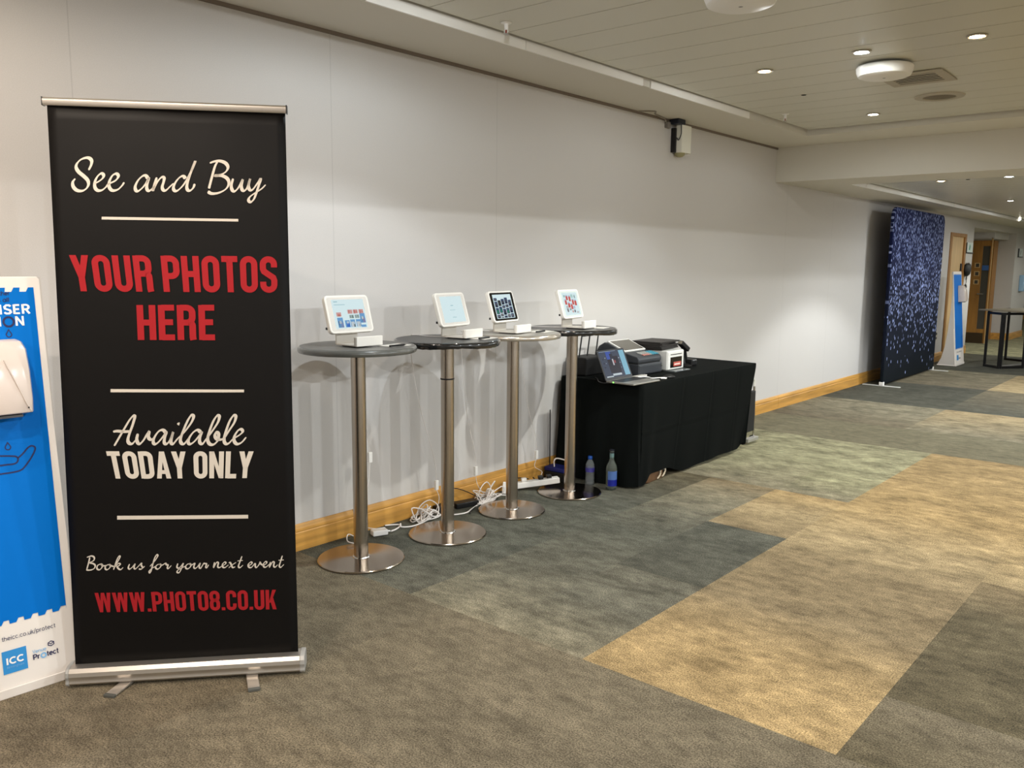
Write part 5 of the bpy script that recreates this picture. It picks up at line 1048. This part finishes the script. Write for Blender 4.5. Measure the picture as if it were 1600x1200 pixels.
for y in (.035, L_ - .035):
    f = G().box(-.24, .235, y - .022, y + .022, .0, .008).build('foot', mat('foot_white', (226, 226, 222), .4), t, bevel=.002)
    G().box(-.028, .028, y - .026, y + .026, .008, .055).build('foot_socket', WHITEP, f, bevel=.006)

# ================================================================ FAR END
t = thing('exhibition_table', 'black-framed folding table with a grey-brown top at the right edge, far back', 'table', (.614, 15.07, 0))
TOPM = mat('table_greybrown', (126, 116, 98), .35)
G().prism([(0, 0), (1.10, -.48), (1.88, 1.30), (.78, 1.78)], lambda p, q, tt: (p, q, tt), .882, .902).build('tabletop', TOPM, t, bevel=.004)
BM = mat('black_frame', (14, 13, 13), .45, .3)
def frame(x0, y0, x1, y1):
    g = G()
    for x, y in ((x0, y0), (x1, y1)): g.bar((x, y, .0), (x, y, .868), .036)
    for z in (.018, .85): g.bar((x0, y0, z), (x1, y1, z), .036)
    g.build('leg_frame', BM, t, bevel=.002)
frame(.146, .02, .386, -.21); frame(.41, -.19, .66, .13); frame(.20, 1.30, .78, 1.06); frame(.82, 1.08, 1.20, 1.40)
G().bar((.40, -.17, .035), (.80, 1.04, .035), .022).build('brace', mat('brace_grey', (150, 146, 140), .4, .4), t)
for a_, b_ in (((.146, .02, .876), (.20, 1.30, .876)), ((.66, .13, .876), (.82, 1.08, .876))): G().bar(a_, b_, .03, .016).build('rail', BM, t)
G().tube([(.23, -.045, .842), (.23, -.045, .868)], .018, 8).build('fixing_knob', BM, t)

def sign(y0, y1, z0, z1, label, mark):
    t = thing('wall_sign', label, 'sign', (0, y0, (z0 + z1) / 2)); h = (z1 - z0) / 2; w = y1 - y0
    G().box(0, .030, -.012, .0, -h, h).box(0, .030, -.012, w, -h - .018, -h).build('bracket', mat('sign_grey', (72, 74, 74), .5), t, bevel=.002)
    G().box(.002, .016, .0, w, -h + .001, h).build('panel', mat('sign_white', (216, 226, 222), .4), t, bevel=.002)
    flat([[(w * .38, -.04), (w * .56, -.05), (w * .62, .02), (w * .50, .06), (w * .42, .02)]], lambda p, q: (.0165, p, q)).build('pictogram', mat(*mark), t)
sign(16.62, 17.10, 1.82, 1.99, 'small framed white sign on the wall between the pale door and the door recess', ('sign_green', (84, 150, 128), .5))
sign(21.22, 21.66, 1.80, 1.97, 'dark-edged white sign on the wall past the door recess, at the right edge', ('sign_mark_grey', (150, 156, 156), .5))
t = thing('hanging_bag', 'dark bag-like object hanging by a cord beside the pale wooden door', 'bag', (.03, 16.74, 1.40))
g = G(); rows = []
for z, a, b in ((.0, .02, .03), (.04, .05, .075), (.10, .055, .10), (.16, .05, .105), (.205, .035, .10), (.22, .012, .07)): rows.append([(max(-.028, a * math.cos(2 * PI * i / 14)), 1.7 * b * math.sin(2 * PI * i / 14) + .25 * (z - .1), z) for i in range(14)])
V = [p for r_ in rows for p in r_]
F = [(j * 14 + i, j * 14 + (i + 1) % 14, (j + 1) * 14 + (i + 1) % 14, (j + 1) * 14 + i) for j in range(5) for i in range(14)] + [tuple(range(14))[::-1], tuple(range(70, 84))]
g.add(V, F).build('body', mat('bag_black', (24, 23, 23), .6), t, smooth=60)
G().tube(smooth_path([(.0, -.01, .01), (.0, -.035, -.05), (.0, .0, -.09), (.0, -.02, -.14)]), .006).tube(smooth_path([(.0, .0, .01), (.0, .02, -.04), (.0, -.02, -.09)]), .005).build('cord', mat('bag_black', (24, 23, 23)), t, smooth=60)
G().lathe([(.012, 0), (.022, .02), (.02, .06), (.008, .075)], 14).build('tassel', mat('bag_black', (24, 23, 23)), t, smooth=50, loc=(.0, -.02, -.215))
G().tube([(-.03, .0, .225), (.03, .0, .225)], .01, 8).build('hook', CHROME, t, smooth=50)
t = thing('wall_dispenser', 'pale blue and white wall dispenser past the door recess, at the right edge', 'dispenser', (0, 21.78, 1.04))
G().box(0, .10, -.15, .15, 0, .36).build('housing', mat('dispenser_blue', (150, 184, 214), .35), t, bevel=.02, seg=3)
G().box(.09, .112, -.13, .13, .06, .30).build('front_cover', mat('dispenser_pale', (206, 220, 230), .3), t, bevel=.01)
